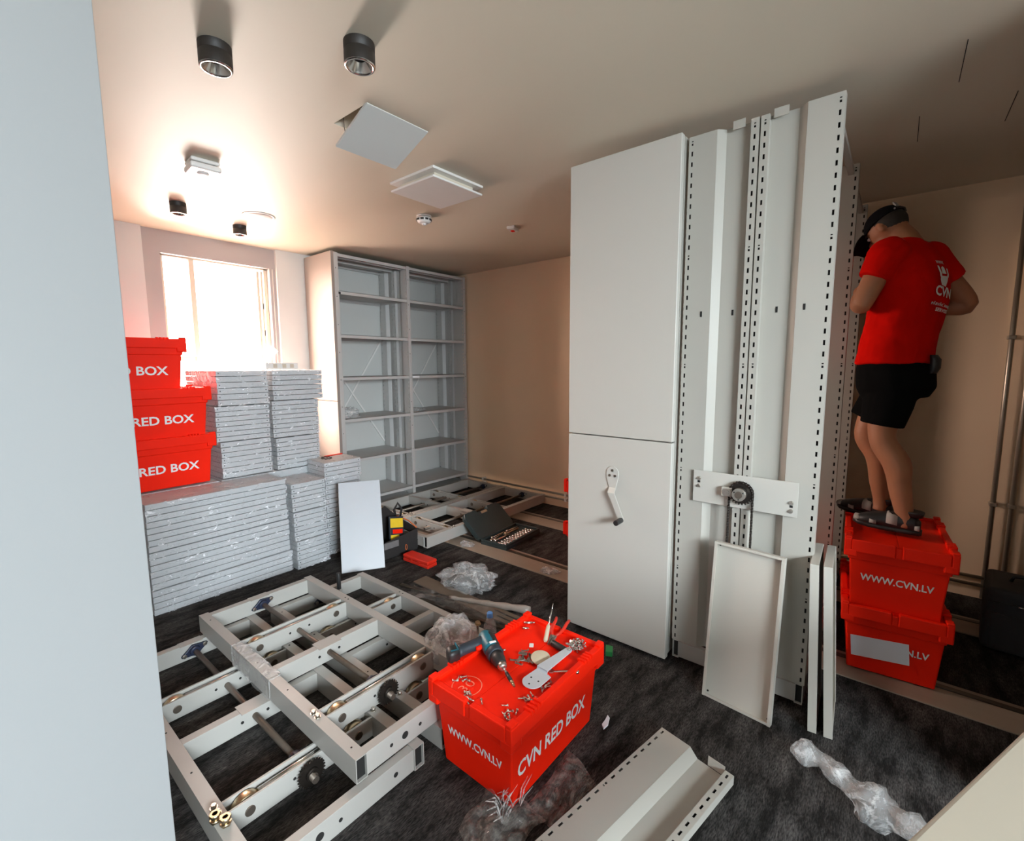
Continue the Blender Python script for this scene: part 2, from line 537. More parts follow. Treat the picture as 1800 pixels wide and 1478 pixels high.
# window wall with the grey recess and the opening
nx0, nx1 = 1.075, 2.062
wx0, wx1, wz0, wz1 = 1.190, 2.012, 0.90, 2.362
w = MB()
w.box(XL - .1, nx0, YW, YW + .18, 0, H)
w.box(nx1, XR, YW, YW + .18, 0, H)
w.box(nx0, nx1, YW, YW + .18, 0, wz0 - .12)
wall_far = struct('wall_far', w, 'wall_white')
s = MB()
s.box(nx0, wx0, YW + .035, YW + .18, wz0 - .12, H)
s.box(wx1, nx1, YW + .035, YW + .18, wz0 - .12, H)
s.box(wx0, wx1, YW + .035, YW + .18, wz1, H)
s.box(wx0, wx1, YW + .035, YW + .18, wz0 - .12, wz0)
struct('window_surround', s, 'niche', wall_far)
struct('surround_bead', MB().box(2.034, 2.039, YW + .028, YW + .036, 1.25, 2.36), 'sidepan', wall_far)
struct('trim_1', MB().box(nx0 - .02, nx1 + .02, YW - .09, YW + .034, wz0 - .145, wz0 - .118), 'whiteplast', bevel=.004)

# the window: frame, mullion, panes, and the opened sash at the right
win = thing('window_1', None, None, (1.6, YW + .12, wz0))
win['kind'] = 'structure'
hw = (wx1 - wx0) / 2
wh = wz1 - wz0
f = MB()
f.box(-hw, -hw + .03, -.03, .03, 0, wh)
f.box(hw - .03, hw, -.03, .03, 0, wh)
f.box(-hw, hw, -.03, .03, 0, .04)
f.box(-hw, hw, -.03, .03, wh - .012, wh)
f.build('window_frame', 'winframe', win, bevel=.003)
MB().box(-.205, -.167, -.03, .03, .04, wh - .012).build('mullion', 'winframe', win, bevel=.003)
MB().box(-hw + .03, -.205, -.025, .025, .63, .665).build('crossbar', 'winframe', win, bevel=.003)
MB().box(-hw + .03, -.205, -.004, .002, .04, wh - .012).build('pane', 'glass', win)
sash = MB()
for a in ((.31, .335, 0, .25), ):
    sash.box(a[0], a[1], -.05, -.02, .05, wh - .03)
sash.box(.345, .362, -.055, -.03, .05, wh - .03)
so = sash.build('sash', 'winframe', win, bevel=.003)
hd = MB()
for z in (.55, .86, 1.1):
    hd.box(.352, .359, -.06, -.054, z, z + .05)
hd.build('sash_fitting', 'lampblk', so)

struct('wall_left', MB().box(XL - .1, XL, YB - .1, YW + .18, 0, H), 'wall_white')
# partition whose end stands close beside the photographer
pt = MB()
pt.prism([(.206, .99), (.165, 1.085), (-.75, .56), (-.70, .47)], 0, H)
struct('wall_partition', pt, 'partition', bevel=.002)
w = MB()
w.box(XL, -1.40, YB - .1, YB, 0, H)
w.box(.80, 2.0, YB - .1, YB, 0, H)
w.box(-1.40, .80, YB - .1, YB, 0, .7)
w.box(-1.40, .80, YB - .1, YB, 2.25, H)
w.box(2.0, 2.1, YB - .1, -.43, 0, H)  # unseen stub, extended to keep the rear light off the aisle
w.box(2.1, XR, -1.05, -.95, 0, H)  # unseen end wall, set close in to block rear light from the aisle
struct('wall_rear', w, 'rearwall')
win2 = thing('window_2', None, None, (-.30, YB - .05, .7))
win2['kind'] = 'structure'
f = MB()
f.box(-1.1, -1.04, -.03, .03, 0, 1.55).box(1.04, 1.1, -.03, .03, 0, 1.55).box(-1.1, 1.1, -.03, .03, 0, .06).box(-1.1, 1.1, -.03, .03, 1.49, 1.55).box(-.03, .03, -.03, .03, .06, 1.49)
f.build('window_frame', 'winframe', win2)
MB().box(-1.04, 1.04, -.004, .004, .06, 1.49).build('sky_blocker', 'whiteplast', win2)  # added opaque sheet, stops sky light coming through this window

# house across the yard, seen through the window
b = thing('building', 'pale building across the yard with a bluish window', 'building', (5.0, 15.0, -3.0))
fa = MB()
fa.box(-5.5, 0.84, 0, 3, 0, 7.4).box(1.5, 5, 0, 3, 0, 7.4).box(.84, 1.5, 0, 3, 0, 5.7).box(.84, 1.5, 0, 3, 6.6, 7.4)
fa.build('facade', 'facade', b)
wd = MB().box(.84, 1.5, .1, .14, 5.7, 6.6).build('facade_window', 'facade_win', b)
MB().box(1.14, 1.18, .06, .1, 5.7, 6.6).build('glazing_bar', 'facade', wd)

# pipes along the right wall
for z, nm in ((.10, 'lower'), (.15, 'upper')):
    t = thing('heating_pipe', '%s of the two horizontal metal pipes along the foot of the right wall' % nm, 'pipe', (XR - .045, 0, z), group='pipes along the right wall')
    MB().tube([(0, -.94, 0), (0, 4.43, 0)], .011, 12).build('pipe_run', 'pipe', t)
    for y in (-.8, .4, 1.6, 2.55, 3.70):
        MB().box(-.016, .044, y - .012, y + .012, -.018, .018).build('pipe_clip', 'whiteplast', t, bevel=.004)
for y, nm in ((-.505, 'left'), (-.585, 'right')):
    t = thing('riser_pipe', '%s one of two vertical metal pipes on the right wall' % nm, 'pipe', (XR - .04, y, 0), group='vertical pipes on the right wall')
    MB().tube([(0, 0, .02), (0, 0, H - .001)], .013, 12).build('pipe_run', 'pipe', t)
    for z in (.62, 1.62):
        MB().box(-.018, .04, -.017, .017, z - .012, z + .012).build('pipe_clip', 'pipe', t, bevel=.004)

# rails on the floor that the mobile shelving runs on
for (x0, x1, nm, y1) in ((2.59, 2.755, 'wide beige rail plate on the carpet passing under the crank cover', 3.9), (3.43, 3.60, 'beige rail plate on the carpet nearer the pipes of the right wall', 3.9)):
    t = thing('floor_rail', nm, 'rail', (x0, 0, 0), group='rails of the mobile shelving')
    MB().box(0, x1 - x0, -.94, y1, 0, .007).build('cover_plate', 'railplate', t, bevel=.002)
    MB().box(x1 - x0 + .004, x1 - x0 + .034, -.94, y1, 0, .010).build('rail_bar', 'raildark', t, bevel=.002)
    MB().box(x1 - x0 + .036, x1 - x0 + .065, -.94, y1, 0, .006).build('edge_strip', 'railplate', t, bevel=.002)

# ------------------------------------------------------------------ ceiling fittings
def spotlight(x, y, r, h, label):
    t = thing('ceiling_spotlight', label, 'lamp', (x, y, H), group='ceiling spotlights')
    MB().lathe([(r, -h), (r, -.030), (r - .002, -.028), (r - .002, -.026), (r, -.024), (r, 0)], 32, cap=False).build('housing', 'lampblk', t)
    rim = MB().lathe([(r, -h), (r - .003, -h - .004), (r - .008, -h - .004), (r - .011, -h + .002)], 32, cap=False).build('rim', 'chrome', t)
    MB().lathe([(r - .011, -h + .002), (r * .45, -h + .03), (r * .40, -h + .032), (0.0005, -h + .030)], 32, cap=False).build('reflector', 'chrome', t)
    MB().lathe([(r * .42, -h + .024), (r * .30, -h + .020), (.0005, -h + .018)], 24, cap=False).build('lens', 'black', t)
    return t
spotlight(0.690, 1.828, .050, .070, 'black ceiling spotlight nearest the left partition, the largest in view')
spotlight(0.990, 1.452, .050, .070, 'black ceiling spotlight above the open hatch')
spotlight(1.100, 3.680, .046, .068, 'small black ceiling spotlight at the left of the window top')
spotlight(1.560, 3.915, .046, .066, 'small black ceiling spotlight just above the middle of the window')

t = thing('ceiling_hatch', 'white square hatch cover hanging half open from the ceiling', 'hatch', (0, 0, 0))
q = [Vector((1.208, 1.733, H - .004)), Vector((1.524, 1.727, H - .004)), Vector((1.530, 1.980, 2.436)), Vector((1.215, 1.985, 2.436))]
nrm = (q[1] - q[0]).cross(q[3] - q[0]).normalized() * .012
m = MB()
m._add([p for p in q] + [p + nrm for p in q], [(3, 2, 1, 0), (4, 5, 6, 7), (0, 1, 5, 4), (1, 2, 6, 5), (2, 3, 7, 6), (3, 0, 4, 7)])
m.build('hatch_cover', 'wall_white', t, bevel=.001)
MB().tube([(1.245, 1.965, H + .06), (1.245, 1.962, H - .01), (1.25, 1.955, 2.465)], .0018, 6).build('hanging_wire', 'cardboard', t)

t = thing('ceiling_vent', 'square two-plate air vent on the ceiling above the hatch corner', 'vent', (1.968, 2.165, H))
MB().box(-.195, .195, -.187, .187, -.014, 0).build('back_plate', 'whiteplast', t, bevel=.003)
MB().box(-.15, .15, -.145, .145, -.045, -.014).build('neck', 'ceil', t)
MB().box(-.192, .192, -.184, .184, -.057, -.045).build('front_plate', 'whiteplast', t, bevel=.004)

t = thing('ceiling_speaker', 'round flush white ceiling plate near the window', 'speaker', (1.552, 3.565, H))
MB().lathe([(.105, 0), (.105, -.004), (.098, -.007), (.090, -.004)], 40, cap=False).build('ring', 'whiteplast', t)
MB().lathe([(.088, -.001), (.086, -.004), (.0005, -.005)], 40, cap=False).build('grille', 'wall_white', t)
MB().lathe([(.0905, -.0035), (.0875, -.0035)], 40, cap=False).build('shadow_gap', 'shaft', t)

t = thing('motion_detector', 'white box-shaped detector on the ceiling before the window', 'detector', (0.985, 2.875, H), math.radians(-4))
MB().box(-.066, .066, -.066, .066, -.020, 0).build('base', 'whiteplast', t, bevel=.012, seg=3)
MB().box(-.070, .070, -.070, .070, -.055, -.024).build('cover', 'whiteplast', t, bevel=.012, seg=3)
MB().lathe([(.028, -.055), (.026, -.060), (.0005, -.062)], 24, cap=False).build('lens', 'whiteplast', t)

t = thing('smoke_detector', 'round white smoke detector in the middle of the ceiling', 'detector', (2.30, 2.675, H))
MB().lathe([(.052, 0), (.052, -.012), (.048, -.014)], 32).build('base', 'whiteplast', t)
MB().lathe([(.050, -.016), (.052, -.036), (.040, -.050), (.028, -.054), (.0005, -.055)], 32, cap=False).build('cover', 'whiteplast', t)
for k in range(10):
    a = 2 * PI * k / 10
    mm = MB()
    mm.T = Matrix.Rotation(a, 4, 'Z')
    mm.box(.047, .0545, -.011, .011, -.038, -.026)
    mm.build('slot', 'black', t)
MB().lathe([(.016, -.054), (.015, -.064), (.0005, -.066)], 16, cap=False).build('sensor_tip', 'whiteplast', t)

t = thing('alarm_lamp', 'tiny white ceiling alarm lamp with a dark lens near the crank cover', 'alarm', (2.93, 2.375, H), math.radians(20))
MB().box(-.055, .055, -.032, .032, -.024, 0).build('body', 'whiteplast', t, bevel=.006)
MB().box(-.016, .016, -.014, .014, -.032, -.024).build('lens', 'redbox', t, bevel=.004)
# ================================================================== mobile shelving
def slotted_sheet(w, h, mirror=False, pitch=.044, slot=.0195):
    """ribbed upright sheet: slotted edge, flat, slope, recess, slotted strip.
    local: outward = -x, u along y (towards +y, or -y when mirrored), up = z"""
    s = -1.0 if mirror else 1.0
    pts = [(.030, -.036, 0), (0, -.036, 0), (0, 0, 0), (.0105, 0, 1), (.0178, 0, 0), (w * .42, 0, 0), (w * .53, -.030, 0),
           (w - .030, -.030, 0), (w - .030, 0, 0), (w - .0190, 0, 1), (w - .0115, 0, 0), (w, 0, 0), (w, -.036, 0), (w - .029, -.037, 0)]
    mb = MB()
    def q(a, b, z0, z1):
        vs = [(-a[1], s * a[0], z0), (-b[1], s * b[0], z0), (-b[1], s * b[0], z1), (-a[1], s * a[0], z1)]
        mb._add(vs, [(0, 1, 2, 3)], False)
    for a, b in zip(pts[:-1], pts[1:]):
        if a[2]:
            z = .012
            q(a, b, 0, z)
            k = 0
            while z + slot < h - .004:
                nz = z + pitch
                if k % 11 == 8:      # every so often a short round hole
                    q(a, b, z + slot * .45, z + slot * .75)
                z1 = min(nz, h)
                q(a, b, z + slot, z1)
                z = nz
                k += 1
            if z < h:
                q(a, b, z, h)
        else:
            q(a, b, 0, h)
    return mb

def add_sheet(mb, name, parent, loc, mat='steel', thick=.0015):
    o = mb.build(name, mat, parent, loc=loc)
    so = o.modifiers.new('plate_thickness', 'SOLIDIFY')
    so.thickness, so.offset = thick, 0
    return o

SLOT_SHADES = {}
def add_slot_shades(sheet, w, h, mirror):
    """dark strips behind the slots, painted shade of the closed edges"""
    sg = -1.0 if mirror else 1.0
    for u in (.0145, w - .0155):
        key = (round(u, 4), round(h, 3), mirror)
        if key not in SLOT_SHADES:
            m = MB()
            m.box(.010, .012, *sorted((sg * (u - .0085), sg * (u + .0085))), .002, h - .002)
            SLOT_SHADES[key] = m.build('slot_shade_strip', 'hole_shade', sheet)  # near-black strip put in for the shade behind a slot column
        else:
            link_part(SLOT_SHADES[key], 'slot_shade_strip', sheet)

def gear(r, teeth, depth):
    p = []
    for k in range(teeth):
        a = 2 * PI * k / teeth
        d = 2 * PI / teeth
        for (f_, rr) in ((0, r - depth), (.22, r - depth), (.40, r), (.58, r), (.78, r - depth)):
            p.append(((rr) * math.cos(a + d * f_), (rr) * math.sin(a + d * f_)))
    return p

def bolt(parent, p, d, r=.008, h=.006, mat='zinc', name='bolt'):
    p, d = Vector(p), Vector(d).normalized()
    m = MB()
    m.cyl(p, p + d * .0015, r * 1.5, n=16)
    m.cyl(p + d * .0015, p + d * h, r, n=6)
    return m.build(name, mat, parent)

def shelving_unit(y0, y1, zt, label, cover=False, drive=False):
    """double-sided mobile unit; its end face looks to -x"""
    X0 = 2.195
    t = thing('mobile_shelving_unit', label, 'shelving', (X0, y0, 0), group='mobile shelving units')
    W = y1 - y0
    L = 1.63
    zb = .125
    # carriage under the unit
    for yy in (.004, W - .034):
        MB().rect_tube('x', L, .030, .088, .003, (0, yy, .035)).build('base_beam', 'frame', t)
        MB().box(.012, .016, yy + .0035, yy + .0265, .0385, .1195).build('beam_shade_plate', 'hole_shade', t)  # dark plate in the open end, painted shade of the tube
    MB().box(.0, .030, .034, W - .034, .040, .118).build('base_crossbar', 'frame', t, bevel=.002)
    MB().box(L / 2 - .015, L / 2 + .015, .034, W - .034, .040, .118).build('base_crossbar', 'frame', t, bevel=.002)
    MB().box(L - .03, L, .034, W - .034, .040, .118).build('base_crossbar', 'frame', t, bevel=.002)
    for (xx) in (.42, 1.27):
        for yy in (.06, W - .06):
            m = MB()
            m.cyl((xx, yy - .012, .038), (xx, yy + .012, .038), .031, n=20)
            m.build('wheel', 'zinc', t)
            MB().box(xx - .04, xx + .04, yy - .020, yy - .014, .03, .12).box(xx - .04, xx + .04, yy + .014, yy + .020, .03, .12).build('wheel_bracket', 'frame', t)
    hw = W / 2 - .0035
    a = slotted_sheet(hw, zt - zb)
    b_ = slotted_sheet(hw, zt - zb, True)
    first = None
    for xx in (0, L / 2 - .01, L - .04):
        if first is None:
            s1 = add_sheet(a, 'upright_sheet', t, (xx, 0, zb))
            s2 = add_sheet(b_, 'upright_sheet', t, (xx, W, zb))
            first = (s1, s2)
            add_slot_shades(s1, hw, zt - zb, False)
            add_slot_shades(s2, hw, zt - zb, True)
        else:
            for s_, yy in ((first[0], 0), (first[1], W)):
                o = bpy.data.objects.new('upright_sheet', s_.data)
                COL.objects.link(o)
                o.parent = t
                o.location = (xx, yy, zb)
                so = o.modifiers.new('plate_thickness', 'SOLIDIFY')
                so.thickness, so.offset = .0015, 0
                add_slot_shades(o, hw, zt - zb, s_ is first[1])
    # top and bottom ties, back cross ties between the uprights
    for zz in (zb + .005, zt - .05):
        for yy in (.02, W - .045):
            MB().box(.03, L - .04, yy, yy + .025, zz, zz + .025).build('tie_bar', 'steel', t)
    if drive:
        e = MB()
        for yy in (W * .42, W * .83, W * .17, W * .60):
            pass
        for (yy, zz) in ((.697, 1.697), (.573, 1.697), (.403, 1.697), (.301, 1.697)):
            m = MB().box(-.0022 if abs(yy - .49) > .16 else .0275, -.0002 if abs(yy - .49) > .16 else .0295, yy - y0 - .004, yy - y0 + .004, zz - .012, zz + .012)
            m.build('slot_mark', 'hole_shade', t)
        for (ya, yb, zz) in ((.551, .598, zt + .014), (.394, .446, zt + .014)):
            MB().box(.004, .007, ya - y0, yb - y0, zt - .02, zz).build('top_tab', 'steel', t)
        dx = -.012
        pl = MB().box(dx - .004, dx, .277 - y0, .697 - y0, .846, .992).build('drive_plate', 'panel', t, bevel=.001)
        for (yy, zz) in ((.672, .955), (.672, .920), (.300, .905), (.300, .870)):
            bolt(t, (dx - .004, yy - y0, zz), (-1, 0, 0), .006, .008)
        for yy in (.672, .30):
            for dz in (.0, .016):
                MB().box(dx - .0046, dx - .0038, yy - y0 - .006, yy - y0 + .006, .935 + dz - (.05 if yy < .4 else 0), .945 + dz - (.05 if yy < .4 else 0)).build('plate_slot', 'hole_shade', pl)
        cy, cz = .489 - y0, .918
        MB().box(dx - .03, dx - .004, cy + .035, cy + .078, cz - .022, cz + .018).build('bearing_block', 'steel', t, bevel=.003)
        bolt(t, (dx - .03, cy + .056, cz - .002), (-1, 0, 0), .012, .007)
        Mx = frame_of((0, 1, 0), (0, 0, 1), (dx - .018, cy, cz))
        sp = MB()
        sp.prism(gear(.053, 24, .008), -.003, .003, Mx)
        so = sp.build('sprocket', 'sprocket', t)
        MB().cyl((dx - .026, cy, cz), (dx - .060, cy, cz), .027, n=28).cyl((dx, cy, cz), (dx - .03, cy, cz), .016, n=16).build('hub', 'zinc', so)
        MB().cyl((dx - .060, cy, cz), (dx - .066, cy, cz), .015, n=20).build('shaft_end', 'shaft', so)
        for k in range(3):
            a_ = 2 * PI * k / 3 + .5
            MB().cyl((dx - .060, cy + .020 * math.cos(a_), cz + .020 * math.sin(a_)), (dx - .063, cy + .020 * math.cos(a_), cz + .020 * math.sin(a_)), .003, n=8).build('set_screw', 'black', so)
        # chain: two strands down to the base, a link at a time in one chain
        ch = MB()
        R_ = .047
        pts = []
        n = 64
        for k in range(n):
            pts.append((cy + R_, cz - .80 + .80 * k / n))
        for k in range(13):
            a_ = PI * k / 12
            pts.append((cy + R_ * math.cos(a_), cz + R_ * math.sin(a_)))
        for k in range(n):
            pts.append((cy - R_, cz - .80 * k / n))
        for k, (p0, p1) in enumerate(zip(pts[:-1], pts[1:])):
            p0, p1 = Vector((dx - .018, *p0)), Vector((dx - .018, *p1))
            off = .004 if k % 2 else .0065
            for s in (-1, 1):
                ch.tube([p0 + Vector((s * off, 0, 0)), (p0 + p1) / 2 + Vector((s * off, 0, 0)), p1 + Vector((s * off, 0, 0))], [.0042, .0030, .0042], 6)
            ch.cyl(p0 + Vector((-.005, 0, 0)), p0 + Vector((.005, 0, 0)), .0035, n=6)
        ch.build('drive_chain', 'sprocket', t)
    if cover:
        # two flat cover panels with folded edges, and the crank
        up = MB().box(-.045, -.008, 0, W - .004, 1.112, zt + .004).build('upper_cover', 'panel', t, bevel=.004, seg=3)
        lo = MB().box(-.045, -.008, 0, W - .004, .026, 1.107).build('lower_cover', 'panel', t, bevel=.004, seg=3)
        cr = MB()
        xf = -.045
        yc, zc = 1.092 - y0, .925
        poly = []
        for k in range(13):
            a_ = PI * k / 12
            poly.append((yc + .034 * math.cos(a_), zc + .034 * math.sin(a_)))
        poly += [(yc - .030, zc - .03), (yc - .020, zc - .075), (yc + .018, zc - .075), (yc + .032, zc - .03)]
        Mx = Matrix(((0, 0, 1, 0), (1, 0, 0, 0), (0, 1, 0, 0), (0, 0, 0, 1)))
        cp = MB().prism(poly, xf - .006, xf, Mx).build('crank_plate', 'panel', t, bevel=.001)
        MB()._add([(xf - .004, yc + .018, zc - .073), (xf - .004, yc - .020, zc - .073), (xf - .030, yc - .024, zc - .098), (xf - .030, yc + .014, zc - .098),
                   (xf, yc + .018, zc - .076), (xf, yc - .020, zc - .076), (xf - .026, yc - .024, zc - .101), (xf - .026, yc + .014, zc - .101)],
                  [(0, 1, 2, 3), (7, 6, 5, 4), (0, 4, 5, 1), (1, 5, 6, 2), (2, 6, 7, 3), (3, 7, 4, 0)]).build('crank_bend', 'panel', t)
        ap = [(yc + .014, zc - .097), (yc - .024, zc - .097), (yc - .078, zc - .222), (yc - .078, zc - .234), (yc - .070, zc - .242), (yc - .060, zc - .242), (yc - .054, zc - .236)]
        MB().prism(ap, xf - .030, xf - .026, Mx).build('crank_arm', 'panel', t, bevel=.001)
        MB().cyl((xf - .030, yc - .066, zc - .228), (xf - .092, yc - .066, zc - .228), .0135, n=20).build('crank_grip', 'black', t, bevel=.002)
        for (dy, dz) in ((0, .014), (.015, -.013), (-.015, -.013)):
            bolt(t, (xf - .006, yc + dy, zc + dz), (-1, 0, 0), .0045, .004, 'shaft', 'screw')
    return t

shelving_unit(.792, 1.364, 2.472, 'mobile shelving unit closed by flat grey covers with a hand crank', cover=True)
shelving_unit(.213, .776, 2.462, 'open mobile shelving unit with bare slotted sheets, drive plate and chain', drive=True)

# ------------------------------------------------------------------ fixed shelf rack by the window wall
rk = thing('shelf_rack', 'tall light grey metal shelf rack with two bays beside the window', 'shelving', (2.345, 3.958, 0))
RX = [0.0, .805, 1.615]
RD = .470
zt = 2.492
zb = .10
a = slotted_sheet(RD / 2 - .002, zt - zb)
b_ = slotted_sheet(RD / 2 - .002, zt - zb, True)
fs = (add_sheet(a, 'upright_sheet', rk, (RX[0] + .004, 0, zb), 'steel_in'), add_sheet(b_, 'upright_sheet', rk, (RX[0] + .004, RD, zb), 'steel_in'))
for k in (1, 2):
    for s_, yy in ((fs[0], 0), (fs[1], RD)):
        o = bpy.data.objects.new('upright_sheet', s_.data)
        COL.objects.link(o)
        o.parent = rk
        o.location = (RX[k], yy, zb)
        so = o.modifiers.new('plate_thickness', 'SOLIDIFY')
        so.thickness, so.offset = .0015, 0
for k, x in enumerate(RX):
    p = MB().box(x - .002, x + .030, -.004, .0, zb, zt).build('front_post', 'steel_in', rk, bevel=.001)
    if k == 0:
        post0 = p
    for j in range(9):
        MB().box(x + .011, x + .017, -.0048, -.0036, .35 + j * .25, .358 + j * .25).build('post_hole', 'hole_shade', p)
MB().box(-.030, -.001, -.004, RD - .002, 1.16, zt + .006).build('side_cover', 'racksidepan', rk, bevel=.003)
MB().box(-.030, -.001, -.004, RD - .002, .03, 1.156).build('side_cover', 'racksidepan', rk, bevel=.003)
MB().box(0, 1.645, .005, RD - .01, 0.0, zb).build('plinth', 'steel_in', rk, bevel=.002)
for k in range(2):
    x0, x1 = RX[k] + .031, RX[k + 1] - .003
    # a shelf is a tray: deck, front and back lip, side lips
    for j, z in enumerate((2.488, 2.158, 1.768, 1.378, .985, .595, .200)):
        sh = MB()
        sh.box(x0, x1, .002, RD - .01, z - .003, z)
        sh.box(x0, x1, .002, .005, z - .030, z)
        sh.box(x0, x1, .005, .018, z - .030, z - .027)
        sh.box(x0, x1, RD - .014, RD - .01, z - .030, z)
        sh.box(x0, x0 + .003, .005, RD - .014, z - .024, z)
        sh.box(x1 - .003, x1, .005, RD - .014, z - .024, z)
        if j == 0:
            sh.box(x0, x1, .06, .09, z - .030, z - .003).box(x0, x1, RD * .5, RD * .5 + .03, z - .03, z - .003)
        sh.build('shelf', 'steel_in', rk)
    for (za, zc) in ((1.75, .64), (.64, 1.75)):
        pa, pb = Vector((x0 + .01, RD + .002 - .0, za)), Vector((x1 + .0, RD + .002, zc))
        d = (pb - pa).normalized()
        n = Vector((d.z, 0, -d.x)) * .009
        yy = -.004 if za > zc else .0
        m = MB()
        m._add([pa + n + Vector((0, yy, 0)), pb + n + Vector((0, yy, 0)), pb - n + Vector((0, yy, 0)), pa - n + Vector((0, yy, 0)),
                pa + n + Vector((0, yy + .003, 0)), pb + n + Vector((0, yy + .003, 0)), pb - n + Vector((0, yy + .003, 0)), pa - n + Vector((0, yy + .003, 0))],
               [(0, 1, 2, 3), (7, 6, 5, 4), (0, 4, 5, 1), (1, 5, 6, 2), (2, 6, 7, 3), (3, 7, 4, 0)])
        m.build('brace', 'whiteplast', rk)
tg = MB().box(.034, .052, -.006, -.0005, 2.128, 2.148).build('shelf_tag', 'black', rk)
MB().box(RX[1] + .04, RX[1] + .13, -.0045, -.0005, 1.352, 1.374).build('shelf_tag', 'white', rk)

# ------------------------------------------------------------------ carriage frames lying on the floor
def carriage(label, loc, rotz, W=.612, L=1.46, h=.088, group='carriage frames', sprocket=True, caps=True, end_tab=True):
    t = thing('carriage_frame', label, 'frame', loc, rotz, group)
    bw = .044
    MB().rect_tube('y', L, bw, h, .003).build('side_beam', 'frame', t)
    MB().rect_tube('y', L, bw, h, .003, (W - bw, 0, 0)).build('side_beam', 'frame', t)
    for x in (.0035, W - bw + .0035):
        MB().box(x, x + bw - .007, .012, .016, .0035, h - .0035).build('beam_shade_plate', 'hole_shade', t)  # dark plug plate standing in for shade inside the beam end
    xa, xb = bw + .0005, W - bw - .0005
    xm = .298
    ys = dict(c5=.012, c4=.262, c3=.69, c2=.985, c1=L - .048)
    c5 = MB().box(xa, xb, .004, .040, .002, h - .003).build('crossbar', 'frame', t, bevel=.0015)
    for (x, r) in ((xa + .10, .009), (xa + .16, .018), (xa + .23, .009), (xb - .08, .012)):
        MB().cyl((x, .0045, h * .5), (x, .003, h * .5), r * .75, n=20).build('hole', 'hole_shade', c5)
    c3 = MB().box(xa, xb, .690, .728, .002, h - .003).build('crossbar', 'frame', t, bevel=.0015)
    MB().box(xm - .055, xm + .055, .672, .745, h - .0035, h - .0005).build('tab', 'frame', c3)
    for x in (xm - .05, xm + .05):
        MB().cyl((x, .690, h * .5), (x, .688, h * .5), .006, n=16).build('hole', 'hole_shade', c3)
    c1 = MB().box(xa, xb, L - .044, L - .006, .002, h - .003).build('crossbar', 'frame', t, bevel=.0015)
    MB().box(xm - .06, xm + .04, L - .058, L - .005, h - .0035, h - .0005).build('tab', 'frame', c1)
    # two wheel channels: two flat plates with the axle and a wheel at each end
    for yy in (.262, .985):
        ch = MB().box(xa, xb, yy, yy + .010, .002, h - .004).build('channel_plate', 'frame', t, bevel=.0015)
        MB().box(xa, xb, yy + .052, yy + .062, .002, h - .004).build('channel_plate', 'frame', t, bevel=.0015)
        MB().cyl((xa + .10, yy + .031, h - .022), (xb - .10, yy + .031, h - .022), .010, n=14).build('tie_rod', 'chrome', t)
        for x in (xa + .062, xb - .062):
            w_ = MB().cyl((x, yy + .016, h * .45), (x, yy + .046, h * .45), .046, n=28).build('wheel', 'brass', t, bevel=.003)
            if caps:
                MB().cyl((x, yy + .0005, h * .5), (x, yy - .004, h * .5), .0165, n=24).build('axle_cap', 'shaft', ch, bevel=.0015)
        for x in (xm - .045, xm + .055):
            MB().cyl((x, yy + .0003, h * .55), (x, yy - .0008, h * .55), .0055, n=14).build('hole', 'hole_shade', ch)
    # drive shaft in flange bearings
    MB().cyl((xm, .20, h * .52), (xm, L - .05, h * .52), .0125, n=16).build('drive_shaft', 'shaft', t)
    for (yy, s) in ((L - .045, -1), (.330, 1)):
        br = MB()
        Mx = frame_of((1, 0, 0), (0, 0, 1), (xm, yy, h * .54))
        poly = []
        for k in range(32):
            a_ = 2 * PI * k / 32
            ca, sa = math.cos(a_), math.sin(a_)
            r = .030 + .032 * abs(ca) ** 3
            poly.append((r * ca, min(r, .032) * sa * (1 - .35 * abs(ca))))
        Mt = Mx @ Matrix.Rotation(.30, 4, 'Z')
        br.prism(poly, 0 if s < 0 else -.014, .014 if s < 0 else 0, Mt)
        br.cyl((xm, yy, h * .54), (xm, yy + s * .030, h * .54), .026, .022, n=24)
        bo = br.build('flange_bearing', 'bearing', t, bevel=.002)
        for x in (-.048, .048):
            p = Mt @ Vector((x, 0, .014 if s < 0 else -.014))
            bolt(bo, p, (0, s, 0), .007, .006, 'zinc')
    if sprocket:
        Mx = frame_of((1, 0, 0), (0, 0, 1), (xm + .005, .240, h * .52))
        sp = MB().prism(gear(.051, 26, .0075), -.003, .003, Mx).build('sprocket', 'sprocket', t)
        MB().cyl((xm + .005, .243, h * .52), (xm + .005, .226, h * .52), .024, .022, n=24).build('hub', 'sprocket', sp)
        MB().cyl((xm + .005, .228, h * .52), (xm + .005, .216, h * .52), .012, n=16).build('shaft_end', 'shaft', sp)
    for x in (bw * .5, W - bw * .5):
        for yy in (.275, .305, 1.0, 1.03):
            if abs(yy - .29) < .03:
                bolt(t, (x, yy + .01, h), (0, 0, 1), .008, .012, 'zinc')
            else:
                MB().cyl((x, yy, h), (x, yy, h + .0008), .0045, n=12).build('hole', 'hole_shade', t)
    for yy in (.06, .52, .80, 1.36):
        MB().cyl((bw * .5, yy, h), (bw * .5, yy, h + .0008), .0035, n=12).build('hole', 'hole_shade', t)
    return t

FR_H = .088
lf1 = carriage('grey steel carriage frame on the carpet running behind the left partition, lowest', (.410, 1.268, 0), 0)
lf2 = carriage('grey steel carriage frame on the carpet behind the front red crate', (1.105, 1.262, 0), 0, sprocket=False)
uf = carriage('grey steel carriage frame lying on top of the two others', (.762, 1.300, FR_H + .002), 0)
